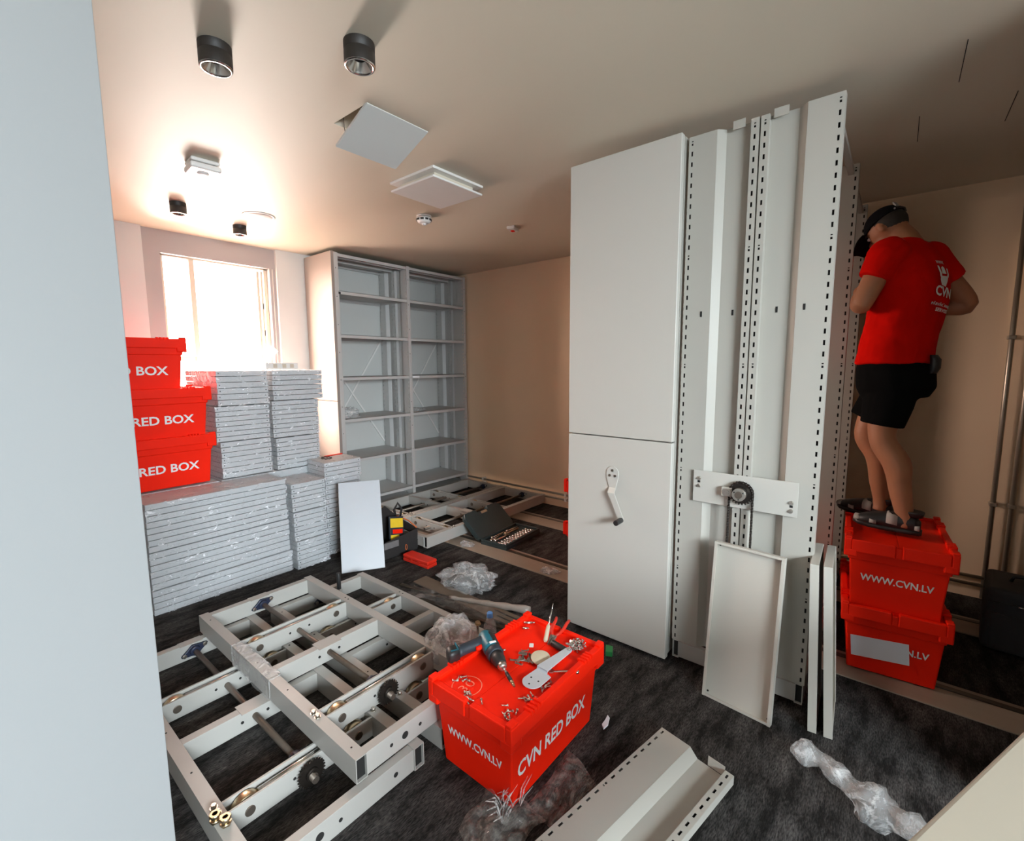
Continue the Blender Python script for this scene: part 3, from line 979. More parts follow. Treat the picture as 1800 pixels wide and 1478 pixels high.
# yellow-zinc bolts standing up on the lowest frame
for (dx, dy) in ((.008, .258), (.024, .222)):
    m = MB()
    m.cyl((dx, dy, FR_H), (dx, dy, FR_H + .030), .008, n=12)
    m.cyl((dx, dy, FR_H + .004), (dx, dy, FR_H + .012), .016, n=6)
    m.cyl((dx, dy, FR_H + .020), (dx, dy, FR_H + .030), .016, n=6)
    m.build('stud_bolt', 'brass', lf1)
bf1 = carriage('pale carriage frame set on the rails against the shelf rack', (2.352, 3.945, .032), -PI / 2, .565, 1.62, .09, 'carriage frames on the rails', sprocket=False)
bf2 = carriage('pale carriage frame set on the rails next to the socket case', (2.352, 3.368, .032), -PI / 2, .565, 1.62, .09, 'carriage frames on the rails', sprocket=False)
# ================================================================== stacked packs of shelves in stretch film
def wrinkled_box(x0, x1, y0, y1, z0, z1, amp=.004, step=.06, seed=0.0, bottom=False):
    """closed skin of film around a box, slightly crumpled"""
    mb = MB()
    mb.smooth = True
    def wob(p, nrm):
        v = noise.noise(Vector(p) * 11 + Vector((seed, seed * 2, 3))) + .5 * noise.noise(Vector(p) * 37 + Vector((seed, 5, seed)))
        return Vector(p) + Vector(nrm) * (abs(v) * amp + .0015)
    def face(o, u, v, nrm):
        nu, nv = max(2, int(Vector(u).length / step)), max(2, int(Vector(v).length / step))
        vs = []
        for i in range(nu + 1):
            for j in range(nv + 1):
                vs.append(wob(Vector(o) + Vector(u) * (i / nu) + Vector(v) * (j / nv), nrm))
        fs = [(i * (nv + 1) + j, (i + 1) * (nv + 1) + j, (i + 1) * (nv + 1) + j + 1, i * (nv + 1) + j + 1) for i in range(nu) for j in range(nv)]
        mb._add(vs, fs, True)
    dx, dy, dz = x1 - x0, y1 - y0, z1 - z0
    face((x0, y0, z0), (dx, 0, 0), (0, 0, dz), (0, -1, 0))
    face((x1, y0, z0), (0, dy, 0), (0, 0, dz), (1, 0, 0))
    face((x1, y1, z0), (-dx, 0, 0), (0, 0, dz), (0, 1, 0))
    face((x0, y1, z0), (0, -dy, 0), (0, 0, dz), (-1, 0, 0))
    face((x0, y0, z1), (dx, 0, 0), (0, dy, 0), (0, 0, 1))
    return mb

def pack(label, x0, x1, y0, y1, z0, z1, n, rotz=0.0, group='packs of wrapped shelves', dots=True, film='film', seed=0.0):
    cx, cy = (x0 + x1) / 2, (y0 + y1) / 2
    t = thing('shelf_pack', label, 'pack', (cx, cy, z0), rotz, group)
    hx, hy = (x1 - x0) / 2 - .004, (y1 - y0) / 2 - .004
    p = (z1 - z0 - .004) / n
    mb = MB()
    mb.box(-hx, hx, -hy, hy, .0020, p - .0024)
    if dots:
        mb.cur = 1
        for sx in (-1, 1):
            mb.cyl((sx * (hx - .016), -hy + .0005, p * .5), (sx * (hx - .016), -hy - .0010, p * .5), .0042, n=8)
        mb.cur = 0
    first = None
    for k in range(n):
        off = (rnd.uniform(-.0025, .0025), rnd.uniform(-.003, .003), k * p)
        if first is None:
            first = mb.build('shelf', ['packst', 'hole_shade'], t, loc=off, bevel=.0015, seg=1)
        else:
            link_part(first, 'shelf', t, off)
    wrinkled_box(-hx - .004, hx + .004, -hy - .004, hy + .004, .001, z1 - z0 - .002, .006, .03, seed).build('stretch_film', film, t)
    return t

# long packs, long side to the camera
for k, (z0, z1, n, nm) in enumerate(((0, .158, 4, 'bottom'), (.158, .392, 6, 'middle'), (.392, .688, 8, 'top'))):
    pack('long film-wrapped pack of shelves before the red crates, %s of three' % nm, .695, 1.528 - .006 * k, 3.322, 3.612, z0, z1, n, math.radians(.4 * (k - 1)), dots=False, seed=k * 7.3)
# the row behind them that carries the crates and the upper packs
pack('long film-wrapped pack of shelves hidden below the stacked red crates', .60, 1.20, 3.63, 4.25, 0, .688, 12, dots=False, seed=31)
pack('long film-wrapped pack of shelves hidden below the upper wrapped packs', 1.21, 1.99, 3.63, 4.25, 0, .688, 12, dots=False, seed=37)
# short ends to the camera: column next to the crates
zz = (.688, .952, 1.205, 1.457)
for k in range(3):
    x0, x1 = ((1.222, 1.572), (1.207, 1.574), (1.225, 1.574))[k]
    y0 = (3.645, 3.640, 3.640)[k]
    pack('film-wrapped shelf pack between the red crates and the other column, %s of three' % ('lowest', 'middle', 'top')[k], x0, x1, y0, y0 + .62, zz[k], zz[k + 1], (7, 7, 6)[k], math.radians((.4, -.6, .3)[k]), seed=50 + k * 5.1)
# right column: three below standing in front, three above set back
zz = (0, .215, .430, .640)
nm = ('lowest', 'middle', 'top')
for k in range(3):
    x0, x1 = ((1.545, 1.800), (1.540, 1.797), (1.537, 1.800))[k]
    y0 = (3.285, 3.292, 3.300)[k]
    pack('film-wrapped shelf pack on the floor left of the leaning white panel, %s of three' % nm[k], x0, x1, y0, y0 + .31, zz[k], zz[k + 1], (6, 6, 6)[k], math.radians((.5, -.4, .3)[k]), seed=80 + k * 3.7)
zz = (.688, .936, 1.222, 1.455)
for k in range(3):
    x0, x1 = ((1.600, 1.952), (1.590, 1.962), (1.596, 1.998))[k]
    y0 = (3.635, 3.640, 3.630)[k]
    pack('film-wrapped shelf pack in the right upper column below the window, %s of three' % nm[k], x0, x1, y0, y0 + .62, zz[k], zz[k + 1], (7, 8, 6)[k], math.radians((.4, -.3, .6)[k]), seed=95 + k * 3.7)
# low packs at the right, behind the leaning white panel
pack('film-wrapped shelf pack behind the leaning white panel, lower', 1.83, 2.135, 3.36, 3.61, 0, .30, 8, seed=120)
pack('film-wrapped shelf pack behind the leaning white panel, middle', 1.83, 2.135, 3.36, 3.61, .30, .60, 8, seed=121)
pack('film-wrapped shelf pack behind the leaning white panel, top with a coil on it', 1.82, 2.135, 3.34, 3.61, .60, .745, 4, math.radians(-1.2), seed=122)

m = MB()
cl = [(1.90 + .035 * math.cos(a), 3.45 + .05 * math.sin(a), .757 + .004 * (i % 2)) for i, a in enumerate([k * 2 * PI / 16 for k in range(28)])]
m.tube(cl, .004, 6)
tag(m.build('cable_coil', 'black'), 'small dark cable coil on the low wrapped pack', 'cable')
tag(MB().box(1.94, 2.10, 3.55, 3.565, .7475, .757).build('red_strap', 'reddust', bevel=.002), 'thin red strip lying on the low wrapped pack', 'strap')
t = thing('carton_strip', 'flat bright carton lying on top of the right column of packs', 'carton', (1.70, 3.72, 1.4605), math.radians(2))
MB().box(-.125, .125, -.05, .05, 0, .046).build('carton_body', 'whiteplast', t, bevel=.003)
for x in (-.07, .0, .06):
    MB().box(x, x + .03, -.0512, -.0502, .008, .038).build('carton_print', 'winframe', t)
m = MB()
for k in range(46):
    x = 1.07 + rnd.random() * .14
    y = 3.66 + rnd.random() * .05
    z = 1.455 - rnd.random() * .02
    m.tube([(x, y, z), (x + rnd.uniform(-.012, .012), y - .03, z - .04), (x + rnd.uniform(-.02, .02), y - .032, z - .06 - rnd.random() * .03)], .0016, 4)
tag(m.build('film_fringe', 'filmheap'), 'torn film fringe hanging between the top crate and the packs', 'film', kind='stuff')
m = MB()
m.T = frame_of((1, 0, 1), (-1, 0, 1), (1.99, YW + .026, 1.62))
m.box(-.038, .038, -.038, .038, 0, .004)
tag(m.build('paper_tag', 'white', bevel=.001), 'white square tag turned on its corner beside the window', 'tag')

# ================================================================== red moving crates
def red_crate(label, loc, rotz, h=.334, letters=(('front', 'CVN RED BOX'), ('end', 'WWW.CVN.LV')), group='red moving crates', tw=.43, tc=-.018, th=.060):
    """long side .6 along x; front looks to -y, end to -x"""
    t = thing('red_crate', label, 'crate', loc, rotz, group)
    zr = h - .085
    bd = MB()
    bd.frustum((.255, .1625), (.274, .178), 0, zr)
    bd.frustum((.279, .183), (.283, .187), zr - .02, h - .022)
    bd.build('body', 'redbox', t, bevel=.006, seg=3)
    ld = MB()
    zt_, zk = h, h - .062
    iw = .026
    # skirt and raised border, split at the middle of the short ends
    for s in (-1, 1):
        y0, y1 = (-.200, -.200 + iw) if s < 0 else (.200 - iw, .200)
        ld.box(-.300, .300, y0, y1, zk, zt_)
    for s in (-1, 1):
        x0, x1 = (-.300, -.300 + iw) if s < 0 else (.300 - iw, .300)
        ld.box(x0, x1, -.200 + iw, -.012, zk, zt_ - .003)
        ld.box(x0, x1, .012, .200 - iw, zk, zt_ - .003)
        ld.box(x0 + .003, x1 - .003, -.012, .012, zk, zt_ - .014)
    ld.build('lid_rim', 'redbox', t, bevel=.0045, seg=2)
    MB().box(-.276, .276, -.1755, -.001, zt_ - .022, zt_ - .016).build('lid_flap', 'redbox', t, bevel=.001)
    MB().box(-.276, .276, .001, .1755, zt_ - .022, zt_ - .016).build('lid_flap', 'redbox', t, bevel=.001)
    for sx in (-1, 1):
        for sy in (-1, 1):
            cn = MB()
            xa, xb = sorted((sx * .3005, sx * .245))
            ya, yb = sorted((sy * .2005, sy * .150))
            cn.box(xa, xb, ya, yb, zk - .024, zk + .012)
            MB().box(*sorted((sx * .299, sx * .262)), *sorted((sy * .199, sy * .172)), zt_ - .004, zt_ + .010).build('lid_nub', 'redbox', t, bevel=.004)
            cn.build('lid_corner', 'redbox', t, bevel=.006, seg=2)
    # hinge knuckles along both long sides
    for sy in (-1, 1):
        for xc in (-.17, .17):
            hk = MB()
            for k in range(4):
                x = xc - .030 + k * .018
                hk.box(x, x + .010, *sorted((sy * .203, sy * .168)), zt_ - .012, zt_ + .007)
            hk.build('hinge_knuckles', 'redbox', t, bevel=.002)
    sl = math.atan2(.019, zr)
    for face, txt in letters:
        if face == 'front':
            Mx = frame_of((1, 0, 0), (0, -math.sin(math.atan2(.0155, zr)), math.cos(math.atan2(.0155, zr))), (tc, -.1625 - .0155 * .52 - .0008, zr * .52))
            lettering(txt, tw, th, Mx, 'white', t, label='white print %s' % txt)
        else:
            Mx = frame_of((0, -1, 0), (-math.sin(sl), 0, math.cos(sl)), (-.255 - .019 * .60 - .0008, 0.0, zr * .60))
            lettering(txt, .262, .034, Mx, 'white', t, label='white print %s' % txt)
    return t

CB = (1.0414 + .30, .8584 + .20)
front_crate = red_crate('red crate in the foreground with tools and screws on its lid', (CB[0], CB[1], 0), math.radians(-.39))
HS = .318
for k, (nm, x, y, rz) in enumerate((('bottom', .890, 3.812, 1.0), ('middle', .885, 3.812, -.5), ('top', .765, 3.815, -1.0))):
    red_crate('red crate in the stack beside the window, %s of three' % nm, (x, y, .690 + k * HS), math.radians(rz), tw=.52, tc=-.066, th=.056)
red_crate('lower red crate of the pair behind the crank cover', (3.10, 1.615, 0), 0)
red_crate('upper red crate of the pair behind the crank cover', (3.10, 1.612, HS), math.radians(.6))
r1 = red_crate('lower red crate under the standing person, with a paper sheet on it', (2.952, -.045, .012), math.radians(5))
r2 = red_crate('upper red crate that the person stands on', (2.945, -.045, .012 + HS), math.radians(3.5))
sl = math.atan2(.019, .249)
ps = MB()
ps.T = Matrix.Translation((2.952, -.045, .012)) @ Matrix.Rotation(math.radians(5), 4, 'Z') @ frame_of((0, -1, .09), (-math.sin(sl), 0, math.cos(sl)), (-.255 - .019 * .52 - .004, .045, .249 * .52))
ps.box(-.108, .108, -.052, .052, 0, .0012)
tag(ps.build('paper_sheet', 'paper'), 'white paper sheet taped to the lower crate under the person', 'paper')

# ================================================================== loose panels and trays
def tray(label, Mx, w, L, d=.026, group=None, mat='traypaint', name='shelf_tray'):
    """folded shelf: deck with four lips; local x width, y length, z depth towards the open side"""
    t = bpy.data.objects.new(name, None)
    t.empty_display_size = .05
    COL.objects.link(t)
    t.matrix_world = Mx
    tag(t, label, 'shelf', group)
    MB().box(0, w, 0, L, 0, .002).build('deck', mat, t)
    MB().box(0, .002, 0, L, .002, d).box(.002, .012, 0, L, d - .002, d).build('lip', mat, t)
    MB().box(w - .002, w, 0, L, .002, d).box(w - .012, w - .002, 0, L, d - .002, d).build('lip', mat, t)
    MB().box(.002, w - .002, 0, .002, .002, d - .002).box(.004, w - .004, .002, .010, d - .003, d - .001).build('lip', mat, t)
    MB().box(.002, w - .002, L - .002, L, .002, d - .002).box(.004, w - .004, L - .010, L - .002, d - .003, d - .001).build('lip', mat, t)
    for (x, y) in ((.016, .016), (w - .016, .016), (.016, L - .016), (w - .016, L - .016)):
        MB().cyl((x, y, .002), (x, y, .0032), .0045, n=12).build('hole', 'hole_shade', t)
    return t
# tray leaning against the open unit, its hollow side to the camera
p0, p1, p2 = Vector((2.042, .302, .001)), Vector((2.070, .578, .001)), Vector((2.112, .285, .690))
tray('pale metal shelf leaning hollow side out below the drive chain', frame_of(p0 - p1, p2 - p0, p1), .279, .697, .026)
# two trays on edge, leaning side by side against the open unit
for (q0, lean, nm, off) in (((2.098, .172), .05, 'left', 0), ((2.106, .118), .045, 'right', 0)):
    pass
def side_tray(x0, y0, ytop, label):
    u = Vector((1, .045, 0)).normalized()
    v = Vector((.048, ytop - y0, .690)).normalized()
    Mx = frame_of(u, v, (x0, y0, .001))
    tray(label, Mx, .272, .697, .030, 'shelves standing on edge')
side_tray(2.096, .182, .214, 'pale metal shelf standing upright before the right crates, left of the two')
side_tray(2.100, .128, .170, 'pale metal shelf standing upright before the right crates, right of the two')
# plain white panel leaning against the packs
p0, p1, p2 = Vector((1.714, 2.985, .001)), Vector((1.975, 2.828, .001)), Vector((1.72, 3.285, .605))
t = bpy.data.objects.new('leaning_panel', None)
COL.objects.link(t)
t.matrix_world = frame_of(p1 - p0, p2 - p0, p0)
tag(t, 'plain white panel leaning against the wrapped packs', 'panel')
MB().box(0, .302, 0, .655, -.022, 0).build('board', 'bluewhite', t, bevel=.002)
MB().box(-.0012, 0, .002, .653, -.022, -.001).build('dark_edge', 'cardboard', t)

# ribbed sheet lying in the foreground
t = bpy.data.objects.new('ribbed_sheet', None)
COL.objects.link(t)
ex = Vector((1.700, .628, .04))
ux = Vector((-.70, .115, 0)).normalized()      # along the sheet, away from its far end
uy = Vector((-.055, -.262, 0)).normalized()    # across
Mx = Matrix.Identity(4)
wv = Vector((0, 0, 1))
for i in range(3):
    Mx[i][0], Mx[i][1], Mx[i][2], Mx[i][3] = -wv[i], uy[i], ux[i], ex[i]
t.matrix_world = Mx
tag(t, 'ribbed pale metal sheet with slotted edges lying in the foreground', 'sheet')
add_sheet(slotted_sheet(.285, .95), 'sheet_body', t, (0, 0, 0), 'steel')
MB().box(-.010, .028, .190, .252, -.004, -.0015).build('end_tab', 'steel', t)
for k in range(3):
    MB().box(-.001, .003, .205 + k * .014, .211 + k * .014, -.0050, -.0038).build('tab_hole', 'hole_shade', t)

# pale table at the photographer's elbow
t = thing('work_table', 'pale beige table edge at the lower right edge of the picture', 'table', (.869, -.058, 0), math.atan2(-.187, .437))
MB().box(-.36, .80, -.60, 0, .722, .75).build('table_top', 'tabletop', t, bevel=.008, seg=3)
MB().box(-.32, .76, -.56, -.04, .66, .722).build('apron', 'tabletop', t, bevel=.002)
for (x, y) in ((-.32, -.07), (-.32, -.56), (.73, -.07), (.73, -.56)):
    MB().box(x, x + .035, y, y + .035, 0, .66).build('leg', 'tabletop', t, bevel=.003)
# ================================================================== small things
def film_heap(name, label, loc, size, seed, mat='filmheap', rough=.5, rotz=0.0, sub=4, ridge=5.0):
    bm = bmesh.new()
    bmesh.ops.create_icosphere(bm, subdivisions=sub, radius=1.0)
    for v in bm.verts:
        p = v.co.copy()
        q = Vector((p.x * ridge * .35, p.y * ridge * .35, p.z * ridge * .3)) + Vector((seed, seed * 1.7, -seed))
        d = 1 + rough * (abs(noise.noise(q)) * 1.2 + .6 * abs(noise.noise(q * 2.3)) + .35 * abs(noise.noise(q * 5.1)) - .45)
        p = p * d
        p.z = max(p.z, -.28) + .28
        v.co = Vector((p.x * size[0] / 2, p.y * size[1] / 2, p.z * size[2] / 1.35))
    me = bpy.data.meshes.new(name)
    bm.to_mesh(me)
    bm.free()
    me.polygons.foreach_set('use_smooth', [True] * len(me.polygons))
    me.materials.append(M[mat])
    o = bpy.data.objects.new(name, me)
    COL.objects.link(o)
    o.location = loc
    o.rotation_euler = (0, 0, rotz)
    return tag(o, label, 'film')

def film_sheet(name, label, pts, seed, mat='filmdust', hgt=.03, nu=34, nv=22):
    """loosely crumpled sheet over four floor corners"""
    a, b_, c_, d_ = [Vector(p) for p in pts]
    ctr = (a + b_ + c_ + d_) / 4
    mb = MB()
    vs = []
    for i in range(nu + 1):
        for j in range(nv + 1):
            u, v = i / nu, j / nv
            p = (a * (1 - u) + b_ * u) * (1 - v) + (d_ * (1 - u) + c_ * u) * v
            e = min(u, 1 - u, v, 1 - v)
            q = p * 9 + Vector((seed, 0, seed))
            p = p + Vector((noise.noise(q), noise.noise(q + Vector((7, 3, 1))), 0)) * .035 * (1 if e < .12 else .5)
            z = abs(noise.noise(q * 1.2)) * 1.2 + .6 * abs(noise.noise(q * 3.1))
            vs.append((p.x, p.y, p.z + .002 + hgt * z * min(1, .3 + e * 4)))
    fs = [(i * (nv + 1) + j, (i + 1) * (nv + 1) + j, (i + 1) * (nv + 1) + j + 1, i * (nv + 1) + j + 1) for i in range(nu) for j in range(nv)]
    mb._add([(p[0] - ctr.x, p[1] - ctr.y, p[2] - ctr.z) for p in vs], fs, True)
    return tag(mb.build(name, mat, loc=ctr), label, 'film')

# film left about
film_heap('film_heap', 'crumpled heap of clear film on the carpet beyond the front red crate', (2.165, 2.16, 0), (.30, .36, .135), 3.1, rotz=.4)
film_sheet('film_sheet', 'flattened dusty film beside the floor strips', [(1.80, 2.38, .006), (1.92, 2.42, .006), (2.02, 1.70, .006), (1.88, 1.66, .006)], 5.0, 'filmdust', .022)
film_sheet('film_sheet', 'brownish clear film crushed under the front corner of the foreground crate', [(.92, .98, .001), (1.13, 1.02, .001), (1.12, .78, .001), (.86, .80, .001)], 9.0, 'filmdust', .05)
film_sheet('film_sheet', 'dark transparent film lying along the long side of the foreground crate', [(1.10, .86, .001), (1.40, .86, .001), (1.34, .72, .001), (1.12, .70, .001)], 12.0, 'filmdust', .03)
m = MB()
for k in range(26):
    a = rnd.uniform(0, 2 * PI)
    p = Vector((1.06 + rnd.uniform(-.05, .05), .90 + rnd.uniform(-.03, .03), .02))
    d = Vector((math.cos(a) * .03, math.sin(a) * .03, .05 + rnd.random() * .03))
    m.tube([p, p + d * .6, p + d + Vector((math.cos(a) * .03, 0, -.01))], [.002, .003, .0008], 4)
tag(m.build('film_tuft', 'filmheap'), 'bunched white film tuft at the foot of the foreground crate', 'film', kind='stuff')
film_heap('film_bag', 'clear film bag bulging between the frames and the drill', (1.455, 1.565, .092), (.26, .24, .20), 8.8, 'filmheap', .28, .6)
# twisted film sausage at the right
pts, rad = [], []
for k in range(40):
    u = k / 39
    pts.append((1.90 - .13 * u + .02 * math.sin(6 * u), .205 - .40 * u, .038 + .012 * math.sin(9 * u)))
    rad.append((.036 + .012 * math.sin(11 * u + 1) + .010 * math.sin(23 * u)) * (1.0 + .35 * u) * min(1, .35 + 5 * u, .4 + 5 * (1 - u)))
mb = MB()
mb.tube(pts, rad, 22)
mb.v = [tuple(Vector(p) + Vector((noise.noise(Vector(p) * 34), noise.noise(Vector(p) * 34 + Vector((9, 1, 4))), abs(noise.noise(Vector(p) * 30)))) * .016) for p in mb.v]
tag(mb.build('film_roll', 'filmheap'), 'long twisted wad of clear film on the carpet at the lower right', 'film')
film_heap('film_wad', 'small wad of clear film on the left bay of the shelf rack', (2.50, 4.10, .987), (.22, .22, .10), 21, rough=.6)
film_heap('film_wad', 'thin flat film scraps on the right bay of the shelf rack', (3.32, 4.14, .987), (.28, .22, .035), 27, rough=.7)
# strands of film left on the rail plate
for (x, y, lab, sd) in ((2.655, 2.66, 'film scrap on the beige rail plate next to the carriage frame', 2), (2.66, 1.83, 'film scrap on the beige rail plate close to the crank cover', 6)):
    film_heap('film_scrap', lab, (x, y, .0075), (.10, .13, .018), sd, rough=.8)

# strips and a film-covered roll on the carpet
def floor_bar(name, label, cat, a, b, w, h, mat):
    a, b = Vector(a), Vector(b)
    d = b - a
    t = MB().box(-w / 2, w / 2, 0, d.length, 0, h).build(name, mat, None, loc=a, rot=(0, 0, math.atan2(d.y, d.x) - PI / 2), bevel=.0015)
    return tag(t, label, cat)
cb = floor_bar('cardboard_strip', 'long dark cardboard strip on the carpet behind the blue-capped bottle', 'cardboard', (2.00, 2.47, .001), (1.985, 1.545, .001), .11, .010, 'cardboard')
# printed arrow on the cardboard
ar = MB()
ar.T = Matrix.Translation((0, .80, .0106))
ar.box(-.022, -.012, -.09, .06, 0, .0006)
ar.box(.016, .026, -.06, .09, 0, .0006)
ar._add([(-.034, -.09, .0003), (0, -.09, .0003), (-.017, -.115, .0003)], [(0, 1, 2)])
ar.build('printed_arrow', 'black', cb)
floor_bar('metal_bar', 'dark thin metal bar on the carpet beside the carriage frame', 'bar', (1.862, 2.50, .001), (1.945, 2.06, .001), .030, .014, 'raildark')
floor_bar('metal_bar', 'dark thin metal bar lying under the crumpled film', 'bar', (1.815, 2.30, .001), (1.90, 1.55, .001), .024, .012, 'raildark')
mb = MB()
pp = [Vector((1.93, 2.10, .020)).lerp(Vector((2.115, 1.60, .024)), k / 14) for k in range(15)]
mb.tube(pp, [.010 + .014 * k / 14 + .003 * math.sin(k * 2.1) for k in range(15)], 14)
tag(mb.build('film_tube', 'tube'), 'pale rolled tube lying on the carpet behind the red crate', 'roll')
tag(MB().prism([(-.030, -.016), (.026, -.020), (.034, .016), (-.028, .018)], 0, .026).build('green_block', 'green', loc=(2.062, 1.050, .0005), rot=(0, 0, .5), bevel=.002), 'small green plastic piece on the carpet by the crank cover', 'block')
m = MB()
m.prism([(-.040, -.006), (-.01, -.013), (.03, -.004), (.042, .010), (.01, .008), (-.02, .010)], 0, .006)
tag(m.build('paper_scrap', 'paper', loc=(1.625, .835, .0005), rot=(0, 0, .1), bevel=.001), 'little white paper scrap on the carpet right of the foreground crate', 'scrap')

# plastic bottle with a blue cap
t = thing('plastic_bottle', 'clear plastic bottle with a light blue cap behind the red crate', 'bottle', (1.700, 1.545, 0))
MB().lathe([(.004, .003), (.030, .001), (.034, .008), (.034, .055), (.032, .062), (.034, .070), (.034, .115), (.030, .145), (.020, .170), (.0135, .182), (.0135, .192)], 28, cap=False).build('bottle_body', 'bottleglass', t)
MB().lathe([(.0155, .188), (.0155, .207), (.013, .210), (.0005, .210)], 24, cap=False).build('cap', 'blue', t)
m = MB().lathe([(.015, .184), (.0165, .184), (.0165, .187), (.015, .187)], 24, cap=False).build('cap_ring', 'blue', t)
# a bolt standing up on the frame beam beside it
t = thing('stud_bolt', 'dark upright bolt on the frame beam next to the bottle', 'bolt', (1.665, 1.60, FR_H))
MB().cyl((0, 0, .0), (0, 0, .055), .006, n=12).build('shank', 'shaft', t)
MB().cyl((0, 0, .055), (0, 0, .066), .014, n=6).cyl((0, 0, .052), (0, 0, .055), .018, n=16).build('head', 'brass', t)
# black handle standing in the far frame corner
t = thing('hand_crank', 'small crank handle with a black grip standing inside the far frame corner', 'crank', (1.470, 2.60, 0), .5)
MB().prism([(-.015, -.012), (.015, -.012), (.012, .012), (-.012, .012)], .0, .10).build('arm', 'steel', t, bevel=.002)
MB().cyl((0, 0, .10), (.0, 0, .205), .0125, n=20).build('grip', 'black', t, bevel=.002)

# ------------------------------------------------------------------ on the lid of the foreground crate
ZL = .3182
ring = MB()
R0, R1, NN = .0525, .0560, 48
vs = [(r * math.cos(2 * PI * k / NN), r * math.sin(2 * PI * k / NN), 0) for k in range(NN) for r in (R0, R1)]
ring._add(vs, [(2 * k, 2 * k + 1, 2 * ((k + 1) % NN) + 1, 2 * ((k + 1) % NN)) for k in range(NN)])
ro = ring.build('marker_ring', 'marker', front_crate, loc=(1.118 - CB[0], 1.132 - CB[1], ZL + .0004))
lettering('30', .062, .036, Matrix.Translation((1.118 - CB[0], 1.132 - CB[1], ZL + .0005)), 'marker', front_crate, 'marker_number', bold=-.012, label='number 30 drawn in a ring')

# drill
def drill():
    t = bpy.data.objects.new('cordless_drill', None)
    COL.objects.link(t)
    t.empty_display_size = .05
    t.matrix_world = frame_of((-.464, -.886, -.05), (-.886, .464, 0), (1.322, 1.215, ZL + .041)) @ Matrix.Scale(1.1, 4)
    tag(t, 'teal and black cordless drill lying on the foreground crate', 'drill')
    Y, Z = Vector((0, 1, 0)), Vector((0, 0, 1))
    b = MB()
    b.loft([((-.046, 0, 0), Y * .012, Z * .012), ((-.042, 0, 0), Y * .022, Z * .022), ((-.028, 0, 0), Y * .029, Z * .028), ((.0, .001, 0), Y * .031, Z * .029),
            ((.040, .002, 0), Y * .030, Z * .028), ((.062, .002, 0), Y * .027, Z * .026)], 24)
    b.build('motor_housing', 'teal', t)
    MB().loft([((-.050, -.006, 0), Y * .010, Z * .010), ((-.040, -.010, 0), Y * .022, Z * .023), ((-.01, -.010, 0), Y * .025, Z * .0285), ((.045, -.009, 0), Y * .023, Z * .027), ((.060, -.008, 0), Y * .019, Z * .022)], 20).build('top_cover', 'black', t)
    MB().loft([((.060, 0, 0), Y * .029, Z * .029), ((.066, 0, 0), Y * .031, Z * .031), ((.084, 0, 0), Y * .030, Z * .030), ((.088, 0, 0), Y * .027, Z * .027)], 24).build('torque_ring', 'navy', t)
    ck = MB()
    prof = []
    for k in range(4):
        prof += []
    ck.loft([((.088, 0, 0), Y * .025, Z * .025), ((.110, 0, 0), Y * .0245, Z * .0245), ((.136, 0, 0), Y * .019, Z * .019), ((.140, 0, 0), Y * .016, Z * .016)], 24)
    ck.build('chuck', 'black', t)
    MB().loft([((.138, 0, 0), Y * .017, Z * .017), ((.150, 0, 0), Y * .015, Z * .015), ((.156, 0, 0), Y * .010, Z * .010)], 24).build('chuck_collar', 'zinc', t)
    MB().cyl((.155, 0, 0), (.182, 0, 0), .0042, n=6).build('bit_shank', 'chrome', t)
    MB().cyl((.182, 0, 0), (.222, 0, 0), .0065, n=16).build('bit_holder', 'black', t)
    MB().cyl((.222, 0, 0), (.234, 0, 0), .0062, .0058, n=16).cyl((.234, 0, 0), (.248, 0, 0), .0052, .0040, n=6).build('screw_bit', 'brass', t)
    X = Vector((1, 0, 0))
    MB().loft([((-.008, .020, 0), X * .024, Z * .021), ((-.002, .044, 0), X * .022, Z * .020), ((.005, .078, 0), X * .020, Z * .019), ((.011, .106, 0), X * .022, Z * .020), ((.014, .120, 0), X * .024, Z * .022)], 20).build('grip', 'navy', t)
    MB().loft([((.016, .026, 0), X * .010, Z * .009), ((.022, .042, 0), X * .010, Z * .008), ((.022, .054, 0), X * .008, Z * .007)], 14).build('trigger', 'redbox', t)
    bt = MB()
    bt.loft([((.015, .118, 0), X * .026, Z * .0235), ((.019, .146, 0), X * .027, Z * .024), ((.021, .156, 0), X * .025, Z * .022), ((.022, .160, 0), X * .016, Z * .016)], 24, sq=3.2)
    bo = bt.build('battery', 'black', t)
    for z in (-.0245, .0235):
        MB().box(-.006, .036, .121, .126, z, z + .001).box(.031, .036, .121, .150, z, z + .001).build('battery_clip', 'teal', bo)
    MB().box(.046, .054, -.012, .012, -.0325, -.0295).build('gear_marks', 'white', t)
drill()

# spare crank lying on the lid: white plate with a bend, black grip
t = bpy.data.objects.new('spare_crank', None)
COL.objects.link(t)
t.matrix_world = frame_of((.229, -.012, 0), (.012, .229, 0), (1.272, .950, ZL + .012))
tag(t, 'white spare crank lying flat on the foreground crate', 'crank')
po = [(.038 * math.cos(a), .038 * math.sin(a)) for a in [PI / 2 + PI * k / 14 for k in range(15)]] + [(.062, -.036), (.066, -.020), (.066, .034)]
MB().prism(po, 0, .004).build('round_plate', 'bluewhite', t, bevel=.0008)
MB().prism([(.064, -.018), (.064, .032), (.226, .016), (.236, .009), (.238, -.002), (.232, -.011), (.224, -.014)], .014, .018).build('arm', 'bluewhite', t, bevel=.0008)
MB()._add([(.062, -.018, .004), (.062, .032, .004), (.068, .032, .018), (.068, -.018, .018), (.060, -.018, .002), (.060, .032, .002), (.066, .032, .015), (.066, -.018, .015)],
          [(0, 1, 2, 3), (7, 6, 5, 4), (0, 4, 5, 1), (1, 5, 6, 2), (2, 6, 7, 3), (3, 7, 4, 0)]).build('bend', 'bluewhite', t)
